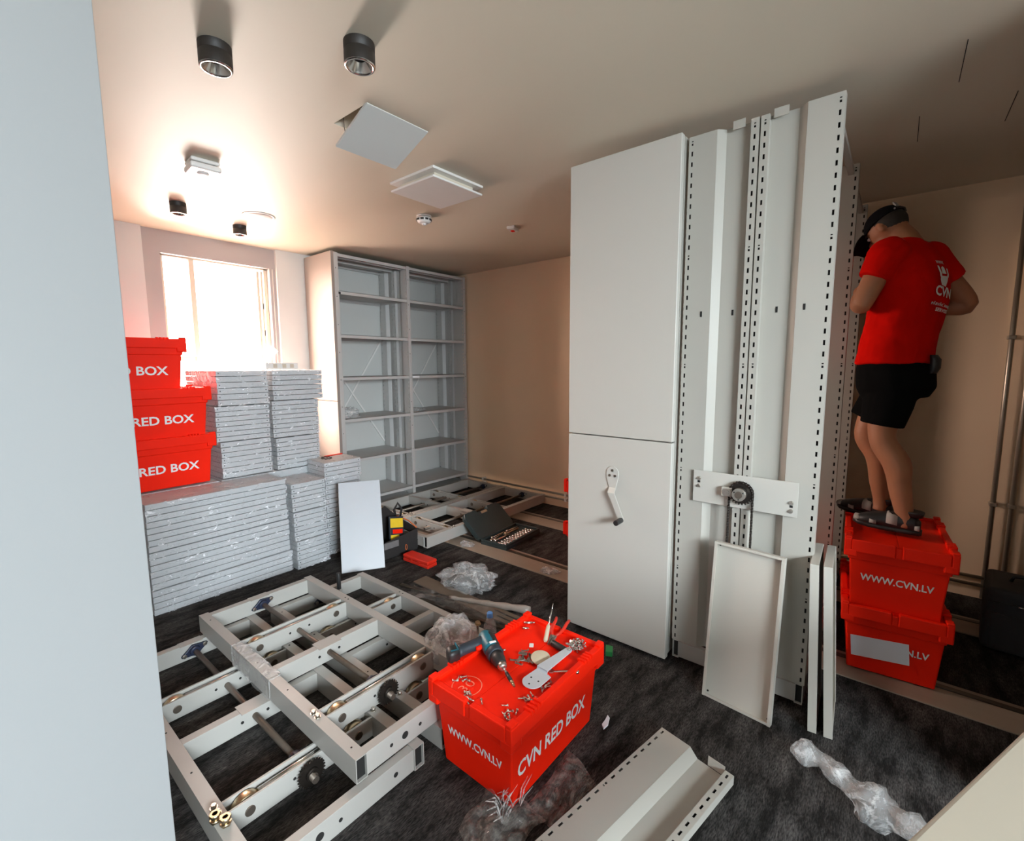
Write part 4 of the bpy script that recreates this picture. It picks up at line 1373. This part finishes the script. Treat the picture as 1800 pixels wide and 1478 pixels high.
for (x, y) in ((-.020, .0), (.012, .017), (.012, -.017)):
    MB().cyl((x, y, .0038), (x, y, .0046), .0035, n=12).build('hole', 'hole_shade', t)
MB().cyl((.225, .0, .018), (.225, 0, .024), .009, n=6).build('nut', 'chrome', t)
MB().cyl((.236, .090, .004), (.228, .016, .004), .0135, n=20).build('grip', 'black', t, bevel=.002)

# beige disc on a heap of grey clips
tag(MB().lathe([(.0005, .0), (.037, 0), (.038, .002), (.038, .005), (.036, .006), (.0005, .006)], 32, cap=False).build('plastic_disc', 'beigetin', loc=(1.402, 1.008, ZL + .013), rot=(.10, -.12, 0)), 'beige round disc leaning on the clips beside the spare crank', 'disc')
for k in range(16):
    a = rnd.uniform(0, 2 * PI)
    x, y = 1.378 + rnd.uniform(-.045, .045), 1.060 + rnd.uniform(-.040, .045)
    m = MB()
    m.box(-.016, .016, -.004, .004, 0, .0018).box(-.016, -.0142, -.004, .004, .0018, .008).box(.0142, .016, -.004, .004, .0018, .006)
    tag(m.build('metal_clip', 'clip', loc=(x, y, ZL + .0005 + .002 * (k % 5)), rot=(rnd.uniform(-.15, .15), rnd.uniform(-.15, .15), a), bevel=.0005), 'small grey metal clip in the heap beside the beige disc', 'clip', 'heap of metal clips on the crate lid')
# heap of screws
m = MB()
for k in range(110):
    r = .030 * math.sqrt(rnd.random())
    a = rnd.uniform(0, 2 * PI)
    p = Vector((r * math.cos(a) * 1.15, r * math.sin(a), .003 + .022 * max(0, 1 - r / .032) * rnd.random()))
    d = Vector((rnd.uniform(-1, 1), rnd.uniform(-1, 1), rnd.uniform(-.1, .9))).normalized()
    m.cyl(p, p + d * .014, .0018, n=5)
    m.cyl(p + d * .014, p + d * .0165, .0038, n=6)
tag(m.build('screw_heap', 'chrome', loc=(1.572, .948, ZL)), 'little heap of shiny screws near the far corner of the crate lid', 'screws', kind='stuff')

def screw_proto(L=.020):
    t = thing('screw', 'x', 'screw', (0, 0, 0))
    MB().cyl((0, 0, .004), (L, 0, .0022), .0022, n=8).build('shank', 'zinc', t)
    MB().cyl((-.0035, 0, .0044), (.0005, 0, .0043), .0046, n=12).build('head', 'zinc', t)
    return t
spots = []
for (x, y) in ((1.104, 1.190), (1.118, 1.180), (1.134, 1.176), (1.126, 1.160), (1.140, 1.142), (1.085, 1.110)):
    spots.append((x, y, 'small zinc screw lying within the drawn ring on the crate lid', 'screws in the drawn ring'))
for k in range(8):
    spots.append((1.076 + rnd.uniform(-.016, .016), 1.084 + rnd.uniform(-.016, .016), 'small zinc screw in the bunch at the edge of the drawn ring', 'screws bunched beside the ring'))
for k in range(7):
    spots.append((1.203 + rnd.uniform(-.022, .022), .916 + rnd.uniform(-.022, .022), 'zinc screw in the crossed bunch before the spare crank', 'crossed screws before the crank'))
for k in range(5):
    spots.append((1.290 + rnd.uniform(-.016, .030), .912 + rnd.uniform(-.014, .012), 'small zinc screw right at the edge of the white spare crank', 'screws at the spare crank'))
for (x, y) in ((1.128, .950), (1.112, .936), (1.120, .922), (1.098, .918), (1.085, .922), (1.090, .930), (1.078, .908), (1.134, .912)):
    spots.append((x, y, 'small zinc screw at the near corner of the foreground crate lid', 'screws at the near corner'))
spots.append((1.095, 1.040, 'single shiny screw between the drawn ring and the drill bit', None))
sp0 = screw_proto()
for k, (x, y, lab, grp) in enumerate(spots):
    o = sp0 if k == 0 else copy_tree(sp0)
    o.location = (x, y, ZL + .0005 + .0025 * (k % 3 == 2))
    o.rotation_euler = (0, rnd.choice((0, 0, -.2)), rnd.uniform(0, 2 * PI))
    o['label'] = lab
    if grp: o['group'] = grp
    elif 'group' in o: del o['group']

# open-end wrench under the crank
t = thing('wrench', 'small chrome wrench beside the spare crank on the crate lid', 'wrench', (1.372, .938, ZL), math.atan2(-.072, .056))
MB().box(.008, .088, -.0045, .0045, .003, .007).build('handle', 'chrome', t, bevel=.0015)
MB().lathe([(.0055, .001), (.010, .001), (.010, .009), (.0055, .009)], 18, Matrix.Translation((.096, 0, 0)), cap=False).build('ring_end', 'chrome', t)
MB().prism([(-.010, .004), (-.010, .011), (.006, .012), (.012, .004), (.012, -.004), (.006, -.012), (-.010, -.011), (-.010, -.004), (.0, -.004), (.0, .004)], .002, .008).build('open_end', 'chrome', t, bevel=.0008)
# two drill sockets
for (x, y, L, lab) in ((1.590, 1.205, .050, 'longer steel pin at the far left corner of the crate lid'), (1.545, 1.190, .028, 'shorter steel pin at the far left corner of the crate lid')):
    t = thing('steel_pin', lab, 'pin', (x, y, ZL + .0055), -.85)
    MB().cyl((-L / 2, 0, 0), (L / 4, 0, 0), .0052, n=16).build('thick_end', 'zinc', t)
    MB().cyl((L / 4, 0, 0), (L / 2, 0, 0), .0032, n=12).build('thin_end', 'chrome', t)
tag(MB().box(-.012, .012, -.009, .009, 0, .004).build('white_pad', 'whiteplast', loc=(1.462, 1.098, ZL + .0004), rot=(0, 0, .6), bevel=.0015), 'tiny white pad in the middle of the crate lid', 'pad')
t = thing('black_bit', 'short black screwdriver bit beside the drill housing', 'bit', (1.352, 1.170, ZL + .005), -.55)
MB().cyl((-.016, 0, 0), (.008, 0, 0), .0048, n=12).build('sleeve', 'black', t)
MB().cyl((.008, 0, 0), (.020, 0, 0), .0034, n=6).build('tip', 'zinc', t)
# screwdriver and pliers
t = bpy.data.objects.new('screwdriver', None)
COL.objects.link(t)
t.matrix_world = frame_of((.184, .081, .085), (-.4, .9, 0), (1.510, 1.062, ZL + .010))
tag(t, 'clear-handled screwdriver propped beside the red pliers', 'screwdriver')
MB().loft([((0, 0, 0), (0, .006, 0), (0, 0, .006)), ((.006, 0, 0), (0, .0095, 0), (0, 0, .0095)), ((.05, 0, 0), (0, .009, 0), (0, 0, .009)), ((.075, 0, 0), (0, .0085, 0), (0, 0, .0085)), ((.082, 0, 0), (0, .005, 0), (0, 0, .005))], 8).build('handle', 'beigetin', t)
MB().cyl((.08, 0, 0), (.165, 0, 0), .0032, n=10).cyl((.165, 0, 0), (.195, 0, 0), .0032, .0012, n=10).build('blade', 'chrome', t)
t = bpy.data.objects.new('pliers', None)
COL.objects.link(t)
t.matrix_world = frame_of((.130, .032, .012), (-.032, .13, 0), (1.560, 1.056, ZL + .010))
tag(t, 'pliers with red handles lying open on the crate lid', 'pliers')
jw = MB().prism([(-.052, -.006), (-.050, -.001), (0, -.001), (.008, -.014), (-.01, -.013)], -.005, .005).prism([(-.052, .006), (-.050, .001), (0, .001), (.008, .014), (-.01, .013)], -.005, .005)
jw.build('jaws', 'clip', t, bevel=.001)
for s in (-1, 1):
    pts = [(.004, s * .006, 0), (.03, s * .018, 0), (.065, s * .026, .002), (.10, s * .026, .003), (.125, s * .022 + s * .008, .004)]
    MB().tube(pts, [.005, .0065, .0075, .007, .006], 10).build('handle', 'reddust', t)
MB().cyl((.0, 0, -.006), (0, 0, .006), .006, n=14).build('pivot', 'zinc', t)

# ------------------------------------------------------------------ tools on the carpet
t = thing('socket_case', 'open dark teal socket wrench case before the carriage frame', 'tool case', (2.755, 2.315, 0), math.radians(4))
bs = MB()
bs.box(0, .50, 0, .265, .002, .030)
for a in ((0, .50, 0, .014), (0, .50, .251, .265), (0, .014, .014, .251), (.486, .50, .014, .251)):
    bs.box(a[0], a[1], a[2], a[3], .030, .050)
bs.build('base_shell', 'case', t, bevel=.005, seg=2)
lid = MB()
Mx = Matrix.Translation((0, .268, .045)) @ Matrix.Rotation(math.radians(42), 4, 'X')
lid.T = Mx
lid.prism([(.03, .0), (.47, .0), (.50, .03), (.50, .22), (.47, .262), (.33, .262), (.32, .235), (.18, .235), (.17, .262), (.03, .262), (0, .22), (0, .03)], -.045, -.002)
lo = lid.build('lid_shell', 'case', t, bevel=.006, seg=2)
hh = MB()
hh.T = Mx
hh.box(.21, .29, .205, .228, -.001, .004)
hh.build('latch', 'zinc', lo, bevel=.002)
for r_ in range(3):
    for k in range(11):
        x, y = .045 + k * .039, .045 + r_ * .030
        rr = .009 + .004 * ((k * 7 + r_ * 3) % 4) / 3
        MB().lathe([(rr * .6, .044), (rr, .044), (rr, .031)], 14, Matrix.Translation((x, y, .004 * (r_ == 0))), cap=False).build('socket', 'chrome', t)
for (x0, y0, x1, y1, r_, nm) in ((.06, .160, .25, .150, .008, 'ratchet'), (.05, .195, .22, .205, .005, 'extension_bar'), (.24, .185, .42, .175, .007, 'driver_handle'), (.10, .225, .34, .222, .0045, 'spanner'), (.30, .215, .46, .200, .005, 'spanner')):
    MB().cyl((x0, y0, .038), (x1, y1, .038), r_, n=12).cyl((x0 - .012, y0, .036), (x0 + .014, y0, .042), r_ * 1.9, n=12).build(nm, 'chrome' if nm != 'driver_handle' else 'brass', t)

t = thing('red_tool_case', 'flat closed red plastic case on the carpet before the tool bag', 'tool case', (2.185, 2.692, 0), math.radians(2))
MB().box(-.047, .047, -.138, .138, .001, .026).build('base_shell', 'reddust', t, bevel=.006)
MB().box(-.047, .047, -.138, .138, .028, .054).build('lid_shell', 'reddust', t, bevel=.008, seg=3)
MB().box(-.052, -.047, -.05, -.03, .018, .040).box(-.052, -.047, .03, .05, .018, .040).build('latches', 'reddust', t, bevel=.001)

t = thing('tool_bag', 'open black tool bag with orange trim behind the leaning panel', 'tool bag', (2.195, 3.055, 0), math.radians(-3))
w_, d_, h_ = .165, .125, .155
MB().box(-w_, w_, -d_, d_, .001, .016).build('bottom', 'bagblk', t, bevel=.004)
def wallq(p0, p1, z1a, z1b, th, name, mat):
    p0, p1 = Vector(p0), Vector(p1)
    d = (p1 - p0).normalized()
    n = Vector((d.y, -d.x, 0)) * th
    m = MB()
    m._add([p0 + Vector((0, 0, .016)), p1 + Vector((0, 0, .016)), p1 + n + Vector((0, 0, .016)), p0 + n + Vector((0, 0, .016)),
            p0 + Vector((0, 0, z1a)), p1 + Vector((0, 0, z1b)), p1 + n + Vector((0, 0, z1b)), p0 + n + Vector((0, 0, z1a))],
           [(3, 2, 1, 0), (4, 5, 6, 7), (0, 1, 5, 4), (1, 2, 6, 5), (2, 3, 7, 6), (3, 0, 4, 7)])
    return m.build(name, mat, t, bevel=.003)
wallq((-w_, -d_, 0), (w_, -d_, 0), .135, .175, .006, 'front_wall', 'bagblk')
wallq((w_, -d_, 0), (w_, d_, 0), .175, .21, .006, 'end_wall', 'bagblk')
wallq((w_, d_, 0), (-w_, d_, 0), .24, .25, .006, 'back_wall', 'bagblk')
wallq((-w_, d_, 0), (-w_, -d_, 0), .25, .16, .006, 'end_wall', 'bagblk')
MB().loft([((-.20, .09, .25), (.05, 0, 0), (0, .05, .02)), ((-.15, .06, .315), (.055, 0, 0), (0, .05, .02)), ((-.12, .06, .355), (.04, 0, 0), (0, .03, .01))], 16).build('left_flap', 'bagblk', t)
MB()._add([(-.10, .118, .20), (.10, .118, .20), (.13, .11, .24), (.02, .10, .345), (-.06, .10, .315), (-.10, .124, .20), (.10, .124, .20), (.13, .116, .24), (.02, .106, .345), (-.06, .106, .315)],
          [(0, 1, 2, 3, 4), (9, 8, 7, 6, 5), (0, 5, 6, 1), (1, 6, 7, 2), (2, 7, 8, 3), (3, 8, 9, 4), (4, 9, 5, 0)]).build('back_flap', 'bagblk', t)
MB().tube([(.168, -.115, .178), (.170, .0, .21), (.168, .115, .215), (.10, .122, .25)], .005, 8).build('orange_piping', 'orange', t)
MB().tube([(.13, .11, .20), (.11, .11, .29), (.14, .10, .345), (.17, .09, .29), (.16, .10, .22)], [.010, .011, .010, .011, .010], 8).build('handle', 'bagblk', t)
MB().box(-.150, -.02, -d_ - .016, -d_ - .006, .085, .135).build('pocket', 'grey', t, bevel=.003)
MB().tube([(.05 + .008 * math.cos(a), -d_ - .0085, .052 + .022 * math.sin(a)) for a in [2 * PI * k / 16 for k in range(17)]], .0022, 6).build('ring', 'orange', t)
def bag_item(name, label, cat, loc, rot, dims, mats):
    o = thing(name, label, cat, loc, rot=rot)
    a, b, c_ = dims
    MB().box(-a, a, -b, b, 0, c_).build('body', mats[0], o, bevel=.003)
    MB().box(-a * .9, a * .9, -b - .0012, -b, c_ * .62, c_ * .93).build('header_print', mats[1], o)
    MB().box(-a * .9, a * .3, -b - .0012, -b, c_ * .08, c_ * .38).build('foot_print', mats[1], o)
    MB().box(-a * .6, a * .8, -b - .0012, -b, c_ * .42, c_ * .56).build('picture', mats[2], o)
bag_item('blister_pack', 'yellow and dark blister pack sticking out of the tool bag', 'package', (2.205, 2.995, .05), (-.30, .20, -.05), (.066, .010, .235), ('navy', 'yellow', 'redbox'))
bag_item('tool_packet', 'small yellow packet deep in the tool bag', 'package', (2.29, 3.03, .05), (-.35, -.3, .1), (.030, .008, .14), ('black', 'yellow', 'grey'))

# dark soft case by the right wall
t = thing('luggage_case', 'dark grey soft case on the floor at the right edge', 'bag', (3.30, -.50, 0), math.radians(-6))
MB().box(0, .34, -.30, .075, .004, .335).build('body', 'greycase', t, bevel=.03, seg=4)
MB().box(-.014, .0, -.27, .045, .02, .215).build('front_pocket', 'greycase', t, bevel=.008, seg=3)
MB().tube([(-.003, .06, .265), (-.005, .0, .27), (-.005, -.15, .27), (-.003, -.28, .265)], .004, 6).build('zip', 'black', t)
MB().tube([(.17, -.02, .335), (.17, -.03, .362), (.17, -.09, .372), (.17, -.16, .362), (.17, -.17, .335)], .009, 8).build('handle', 'black', t)
MB().tube([(-.006, -.045, .262), (-.012, -.050, .270), (-.010, -.075, .268)], .0035, 6).build('zip_pull', 'chrome', t)

# film still wrapped round the near beam of the top frame
mb = wrinkled_box(-.025, .025, -.19, .19, 0, .094, .010, .014, 4.4)
tag(mb.build('film_sleeve', 'filmheap', loc=(.784, 2.13, .0885)), 'clear film wrapped round a beam of the top carriage frame', 'film')
# ================================================================== the person on the crates
PF = Vector((.45, .89, 0)).normalized()      # facing
PL = Vector((-PF.y, PF.x, 0))                # the person's left
UP = Vector((0, 0, 1))
person = thing('person', 'person in a red T-shirt, black shorts and cap standing on red crates', 'person', (2.95, 0.0, .666))
PO = Vector((2.95, 0.0, .666))

def tube_loft(mb, pts, radii, n=18, flat=1.0):
    """round limb with a radius per joint, smoothed between the joints"""
    P, R_ = [], []
    k = 5
    for i in range(len(pts) - 1):
        p0 = Vector(pts[max(i - 1, 0)]); p1 = Vector(pts[i]); p2 = Vector(pts[i + 1]); p3 = Vector(pts[min(i + 2, len(pts) - 1)])
        for j in range(k):
            t = j / k
            P.append(.5 * ((2 * p1) + (p2 - p0) * t + (2 * p0 - 5 * p1 + 4 * p2 - p3) * t * t + (3 * p1 - p0 - 3 * p2 + p3) * t ** 3))
            s = t * t * (3 - 2 * t)
            R_.append(radii[i] * (1 - s) + radii[i + 1] * s)
    P.append(Vector(pts[-1]))
    R_.append(radii[-1])
    mb.tube([p - PO for p in P], R_, n)

def organic(mb, name, mat, voxel=.009, smooth=6, parent=person):
    o = mb.build(name, mat, parent)
    r = o.modifiers.new('skin_over', 'REMESH')
    r.mode, r.voxel_size, r.use_smooth_shade = 'VOXEL', voxel, True
    s = o.modifiers.new('relax', 'SMOOTH')
    s.factor, s.iterations = .5, smooth
    return o

neck = Vector((2.985, .012, 2.045))
headc = Vector((3.000, .088, 2.122))
shl, shr = Vector((2.825, .070, 1.975)), Vector((3.130, -.085, 1.985))
ell, elr = Vector((2.778, .150, 1.752)), Vector((3.195, -.240, 1.758))
wrl, wrr = Vector((2.965, .165, 1.815)), Vector((3.215, -.010, 1.735))
hipl, hipr = Vector((2.905, .010, 1.46)), Vector((3.035, -.015, 1.46))
knl, knr = Vector((2.885, .035, 1.115)), Vector((3.020, .100, 1.120))
anl, anr = Vector((2.872, -.075, .745)), Vector((3.055, .018, .765))

# body: one continuous skin
b = MB()
tube_loft(b, [(2.97, -.01, 1.40), (2.965, .0, 1.55), (2.972, -.015, 1.75), (2.98, -.01, 1.92), (2.985, .0, 2.0), neck, neck + Vector((.004, .035, .05))], [.11, .105, .110, .105, .075, .060, .056])
for (s_, e_, w_) in ((shl, ell, wrl), (shr, elr, wrr)):
    tube_loft(b, [s_.lerp(neck, .35), s_, s_.lerp(e_, .45), e_, e_.lerp(w_, .35), w_], [.055, .058, .050, .043, .044, .029])
for (h_, k_, a_) in ((hipl, knl, anl), (hipr, knr, anr)):
    back = Vector((-.006, -.028, 0))
    tube_loft(b, [h_, h_.lerp(k_, .5), k_, k_.lerp(a_, .32) + back, k_.lerp(a_, .62) + back * .5, a_, a_ - UP * .05], [.088, .076, .055, .057, .046, .036, .038])
# head: cranium, jaw, nose, ears, leaning forward
tilt = (PF * .80 - UP * .60).normalized()     # where the face looks
hup = (UP * .80 + PF * .60).normalized()
HK = .90
def hp(f, u, l): return headc + (tilt * f + hup * u + PL * l) * HK - PO
def blob(mb, c, a, bb, cc, n=18, m=10):
    R_ = []
    for i in range(1, m):
        t = PI * i / m
        R_.append([c + HK * cc * math.cos(t) + HK * (a * math.cos(2 * PI * k / n) + bb * math.sin(2 * PI * k / n)) * math.sin(t) for k in range(n)])
    mb.rings(R_, True)
blob(b, hp(-.008, .012, 0), PL * .076, tilt * .094, hup * .100)
blob(b, hp(.025, -.055, 0), PL * .056, tilt * .060, hup * .062)
blob(b, hp(.092, -.018, 0), PL * .013, tilt * .020, hup * .022, 10, 6)
blob(b, hp(.078, -.062, 0), PL * .022, tilt * .012, hup * .008, 10, 6)
for s in (-1, 1):
    blob(b, hp(-.008, -.012, s * .078), PL * .010, tilt * .018, hup * .030, 10, 6)
# hands: palm, four fingers and a thumb each
def hand(mb, w_, fd, side, curl):
    fd = Vector(fd).normalized()
    sd = Vector(side)
    sd = (sd - fd * sd.dot(fd)).normalized()
    dn = fd.cross(sd)
    if dn.z > 0: dn = -dn
    tube_loft(mb, [w_, w_ + fd * .045, w_ + fd * .085], [.028, .032, .026], 14)
    for k, L in enumerate((.070, .078, .072, .056)):
        o = w_ + fd * .085 + sd * (.027 - .018 * k)
        c = curl
        p1 = o + (fd * math.cos(c * .4) + dn * math.sin(c * .4)) * L * .45
        p2 = p1 + (fd * math.cos(c) + dn * math.sin(c)) * L * .33
        p3 = p2 + (fd * math.cos(c * 1.7) + dn * math.sin(c * 1.7)) * L * .25
        tube_loft(mb, [o - fd * .02, o, p1, p2, p3], [.0090, .0092, .0088, .0082, .0070], 10)
    o = w_ + fd * .030 + sd * .026
    tube_loft(mb, [o - sd * .01, o + sd * .018 + fd * .018, o + sd * .024 + fd * .045 + dn * .010, o + sd * .014 + fd * .066 + dn * .018], [.011, .0115, .0105, .0085], 10)
hand(b, wrl, (.22, .03, .08), UP, .7)
hand(b, wrr, (-.02, .24, .03), -PL, .6)
organic(b, 'body', 'skin', .0065, 4)
for s in (-1, 1):
    m = MB()
    blob(m, hp(.076, .004, s * .030), PL * .011, tilt * .011, hup * .009, 12, 8)
    e_ = m.build('eye', 'white', person)
    m = MB()
    blob(m, hp(.085, .003, s * .030), PL * .005, tilt * .004, hup * .005, 8, 6)
    m.build('iris', 'black', e_)
    m = MB()
    m.tube([hp(.083, .022, s * .015), hp(.084, .026, s * .030), hp(.074, .022, s * .046)], .0045, 6)
    m.build('eyebrow', 'hair', person)
# short hair round the back of the head, below the cap
m = MB()
blob(m, hp(-.020, .012, 0), PL * .0785, tilt * .088, hup * .082, 20, 12)
m.build('hair', 'hair', person)

# red T-shirt
sh = MB()
secs = [(1.468, (2.962, .016), .184, .138), (1.54, (2.962, .010), .178, .132), (1.64, (2.966, -.004), .178, .128), (1.76, (2.972, -.020), .190, .126), (1.87, (2.976, -.022), .203, .120),
        (1.95, (2.980, -.012), .196, .104), (2.00, (2.984, -.002), .140, .086), (2.045, (2.988, .010), .080, .068), (2.062, (2.992, .018), .066, .060)]
sh.loft([(Vector((c_[0], c_[1], z)) - PO, PL * a_, PF * d_) for z, c_, a_, d_ in secs], 28, sq=2.25)
for (s_, e_, k_) in ((shl, ell, .50), (shr, elr, .52)):
    e2 = s_.lerp(e_, k_)
    d = (e2 - s_).normalized()
    tube_loft(sh, [s_.lerp(neck, .30) - UP * .025, s_ - UP * .006, s_.lerp(e2, .55), e2], [.070, .080, .073, .069], 20)
shirt = organic(sh, 'shirt', 'shirt', .0085, 4)
dsp = bpy.data.textures.new('cloth_folds', 'CLOUDS')
dsp.noise_scale = .11
dm = shirt.modifiers.new('folds', 'DISPLACE')
dm.texture, dm.strength, dm.mid_level = dsp, .020, .5

# black shorts
so_ = MB()
so_.loft([(Vector((2.964, .015, 1.505)) - PO, PL * .172, PF * .122), (Vector((2.966, .008, 1.44)) - PO, PL * .182, PF * .138), (Vector((2.966, .002, 1.36)) - PO, PL * .180, PF * .140), (Vector((2.966, .005, 1.31)) - PO, PL * .150, PF * .120)], 28, sq=2.3)
tube_loft(so_, [hipl - UP * .04, hipl.lerp(knl, .45), knl + Vector((.004, .006, .060))], [.108, .102, .088], 20)
tube_loft(so_, [hipr - UP * .04, hipr.lerp(knr, .45), knr + Vector((.0, .0, .065))], [.108, .100, .086], 20)
organic(so_, 'shorts', 'shorts', .009, 4)
# pouch on the belt at the back
MB().loft([(Vector((2.900, -.128, 1.425)) - PO, PL * .020, PF * .012), (Vector((2.900, -.134, 1.45)) - PO, PL * .026, PF * .018), (Vector((2.900, -.134, 1.49)) - PO, PL * .026, PF * .018), (Vector((2.902, -.126, 1.51)) - PO, PL * .022, PF * .012)], 14).build('belt_pouch', 'black', person)

# cap with a brim and a strap patch at the back
cpm = MB()
R_ = []
for i in range(9):
    t = PI / 2 * i / 8
    r = math.cos(t)
    R_.append([hp(-.010, .030, 0) + HK * ((PL * .082 * math.cos(2 * PI * k / 28) + tilt * .100 * math.sin(2 * PI * k / 28)) * max(r, .02) + hup * .086 * math.sin(t)) for k in range(28)])
cpm.rings(R_, True)
cpo = cpm.build('cap', 'cap', person)
br = MB()
R_ = []
for i in range(7):
    f_ = .070 + .017 * i
    w_ = .078 * math.sqrt(max(.02, 1 - ((i - 1.0) / 6.2) ** 2))
    R_.append([hp(f_, .030 - .0012 * i * i, w_ * (j / 5 - 1)) - hup * .006 * abs(j / 5 - 1) ** 2 for j in range(11)])
br.rings(R_, False, True, False)
bo = br.build('brim', 'cap', cpo)
sld = bo.modifiers.new('thick', 'SOLIDIFY')
sld.thickness = .004
m = MB()
m.T = frame_of(PL, hup, hp(-.1065, .058, .030))
m.box(-.013, .013, -.012, .012, -.004, .002)
m.build('cap_patch', 'shoegrey', cpo, bevel=.001)
m = MB()
m.tube([hp(-.098, .034, -.050), hp(-.110, .036, -.02), hp(-.110, .036, .02), hp(-.098, .034, .050)], .005, 8)
m.build('cap_strap', 'black', cpo)

# shoes: black with light grey panels
def shoe(heel, toe, zs, name='shoe'):
    heel, toe = Vector((heel[0], heel[1], zs)), Vector((toe[0], toe[1], zs))
    d = (toe - heel).normalized()
    s = Vector((-d.y, d.x, 0))
    L = (toe - heel).length
    def q(u, v, z): return heel + d * (u * L) + s * v + UP * z - PO
    so = MB()
    prof = [(0.0, .020, .0), (.04, .032, 0), (.25, .036, 0), (.5, .038, .0), (.75, .046, .004), (.92, .038, .010), (1.0, .016, .016)]
    R_ = []
    so.loft([(q(u, 0, .013 + lz), s * w, UP * .013) for u, w, lz in prof], 16, sq=4)
    o = so.build(name + '_sole', 'black', person)
    up = MB()
    up.loft([(q(.02, 0, .040), s * .024, UP * .024), (q(.12, 0, .052), s * .034, UP * .046), (q(.30, 0, .054), s * .038, UP * .048), (q(.48, 0, .050), s * .039, UP * .042),
             (q(.70, 0, .044), s * .044, UP * .034), (q(.88, 0, .038), s * .038, UP * .024), (q(.98, 0, .032), s * .016, UP * .010)], 20, sq=2.4)
    u_ = up.build(name + '_upper', 'black', person)
    for (u0, u1, w, z0, z1) in ((.03, .10, .036, .022, .055), (.34, .50, .0412, .024, .094), (.64, .74, .0460, .022, .060), (.86, .985, .034, .028, .056)):
        pm_ = MB()
        c = (u0 + u1) / 2
        hw_ = (u1 - u0) / 2
        pm_.loft([(q(u0, 0, (z0 + z1) / 2 - .002), s * w, UP * ((z1 - z0) / 2)), (q(u1, 0, (z0 + z1) / 2), s * (w + .0005), UP * ((z1 - z0) / 2 - .002))], 20, sq=2.6)
        pm_.build('shoe_panel', 'shoegrey', u_)
    ck = MB()
    ck.loft([(q(.13, 0, .085), s * .030, d * .034), (q(.14, 0, .105), s * .036, d * .042), (q(.14, 0, .112), s * .037, d * .042)], 18)
    ck.build('collar', 'black', u_)
shoe((2.868, -.142), (2.888, .122), .666)
shoe((3.045, -.040), (3.140, .205), .666)

# print on the back of the shirt
def back_map(x, z):
    """x to the person's right as seen from behind, z height -> point on the shirt back"""
    for k in range(len(secs) - 1):
        if secs[k][0] <= z <= secs[k + 1][0]:
            t = (z - secs[k][0]) / (secs[k + 1][0] - secs[k][0])
            c_ = [secs[k][1][i] * (1 - t) + secs[k + 1][1][i] * t for i in range(2)]
            a_ = secs[k][2] * (1 - t) + secs[k + 1][2] * t
            d_ = secs[k][3] * (1 - t) + secs[k + 1][3] * t
            break
    e = 2.25
    dep = d_ * (max(0.0, 1 - abs(x / a_) ** e)) ** (1 / e) + .009
    return Vector((c_[0], c_[1], z)) - PL * x - PF * dep - PO
def on_back(me_obj):
    for v in me_obj.data.vertices:
        v.co = back_map(v.co.x, v.co.y)
def back_text(txt, w, h, cx, cz, slant=0.0, rot=0.0, name='back_print'):
    o = lettering(txt, w, h, Matrix.Translation((cx, cz, 0)) @ Matrix.Rotation(rot, 4, 'Z'), 'white', person, name, bold=.03)
    bm = bmesh.new(); bm.from_mesh(o.data)
    bmesh.ops.subdivide_edges(bm, edges=bm.edges, cuts=1)
    bm.to_mesh(o.data); bm.free()
    on_back(o)
    return o
back_text('CVN', .125, .046, .004, 1.792, rot=-.12)
back_text('PĀRVĀKŠANAS', .150, .016, .000, 1.735, rot=-.10)
back_text('SERVISS', .105, .016, .010, 1.710, rot=-.10)
back_text('WWW.', .060, .015, -.01, 1.925)
def back_poly(poly, mat='white', name='hand_emblem'):
    m = MB()
    c = (sum(p[0] for p in poly) / len(poly), sum(p[1] for p in poly) / len(poly))
    n = len(poly)
    m._add([(p[0], p[1], 0) for p in poly] + [(c[0], c[1], 0)], [(i, (i + 1) % n, n) for i in range(n)])
    o = m.build(name, mat, person)
    bm = bmesh.new(); bm.from_mesh(o.data)
    bmesh.ops.subdivide_edges(bm, edges=bm.edges, cuts=2, use_grid_fill=True)
    bm.to_mesh(o.data); bm.free()
    on_back(o)
back_poly([(-.020, 1.822), (.012, 1.815), (.026, 1.840), (.030, 1.862), (-.030, 1.862), (-.030, 1.845)])
back_poly([(-.034, 1.858), (-.020, 1.858), (-.026, 1.908), (-.038, 1.908)])
back_poly([(.020, 1.858), (.033, 1.858), (.040, 1.898), (.028, 1.900)])
back_poly([(-.018, 1.872), (.014, 1.872), (.012, 1.900), (.0, 1.908), (-.014, 1.900)])
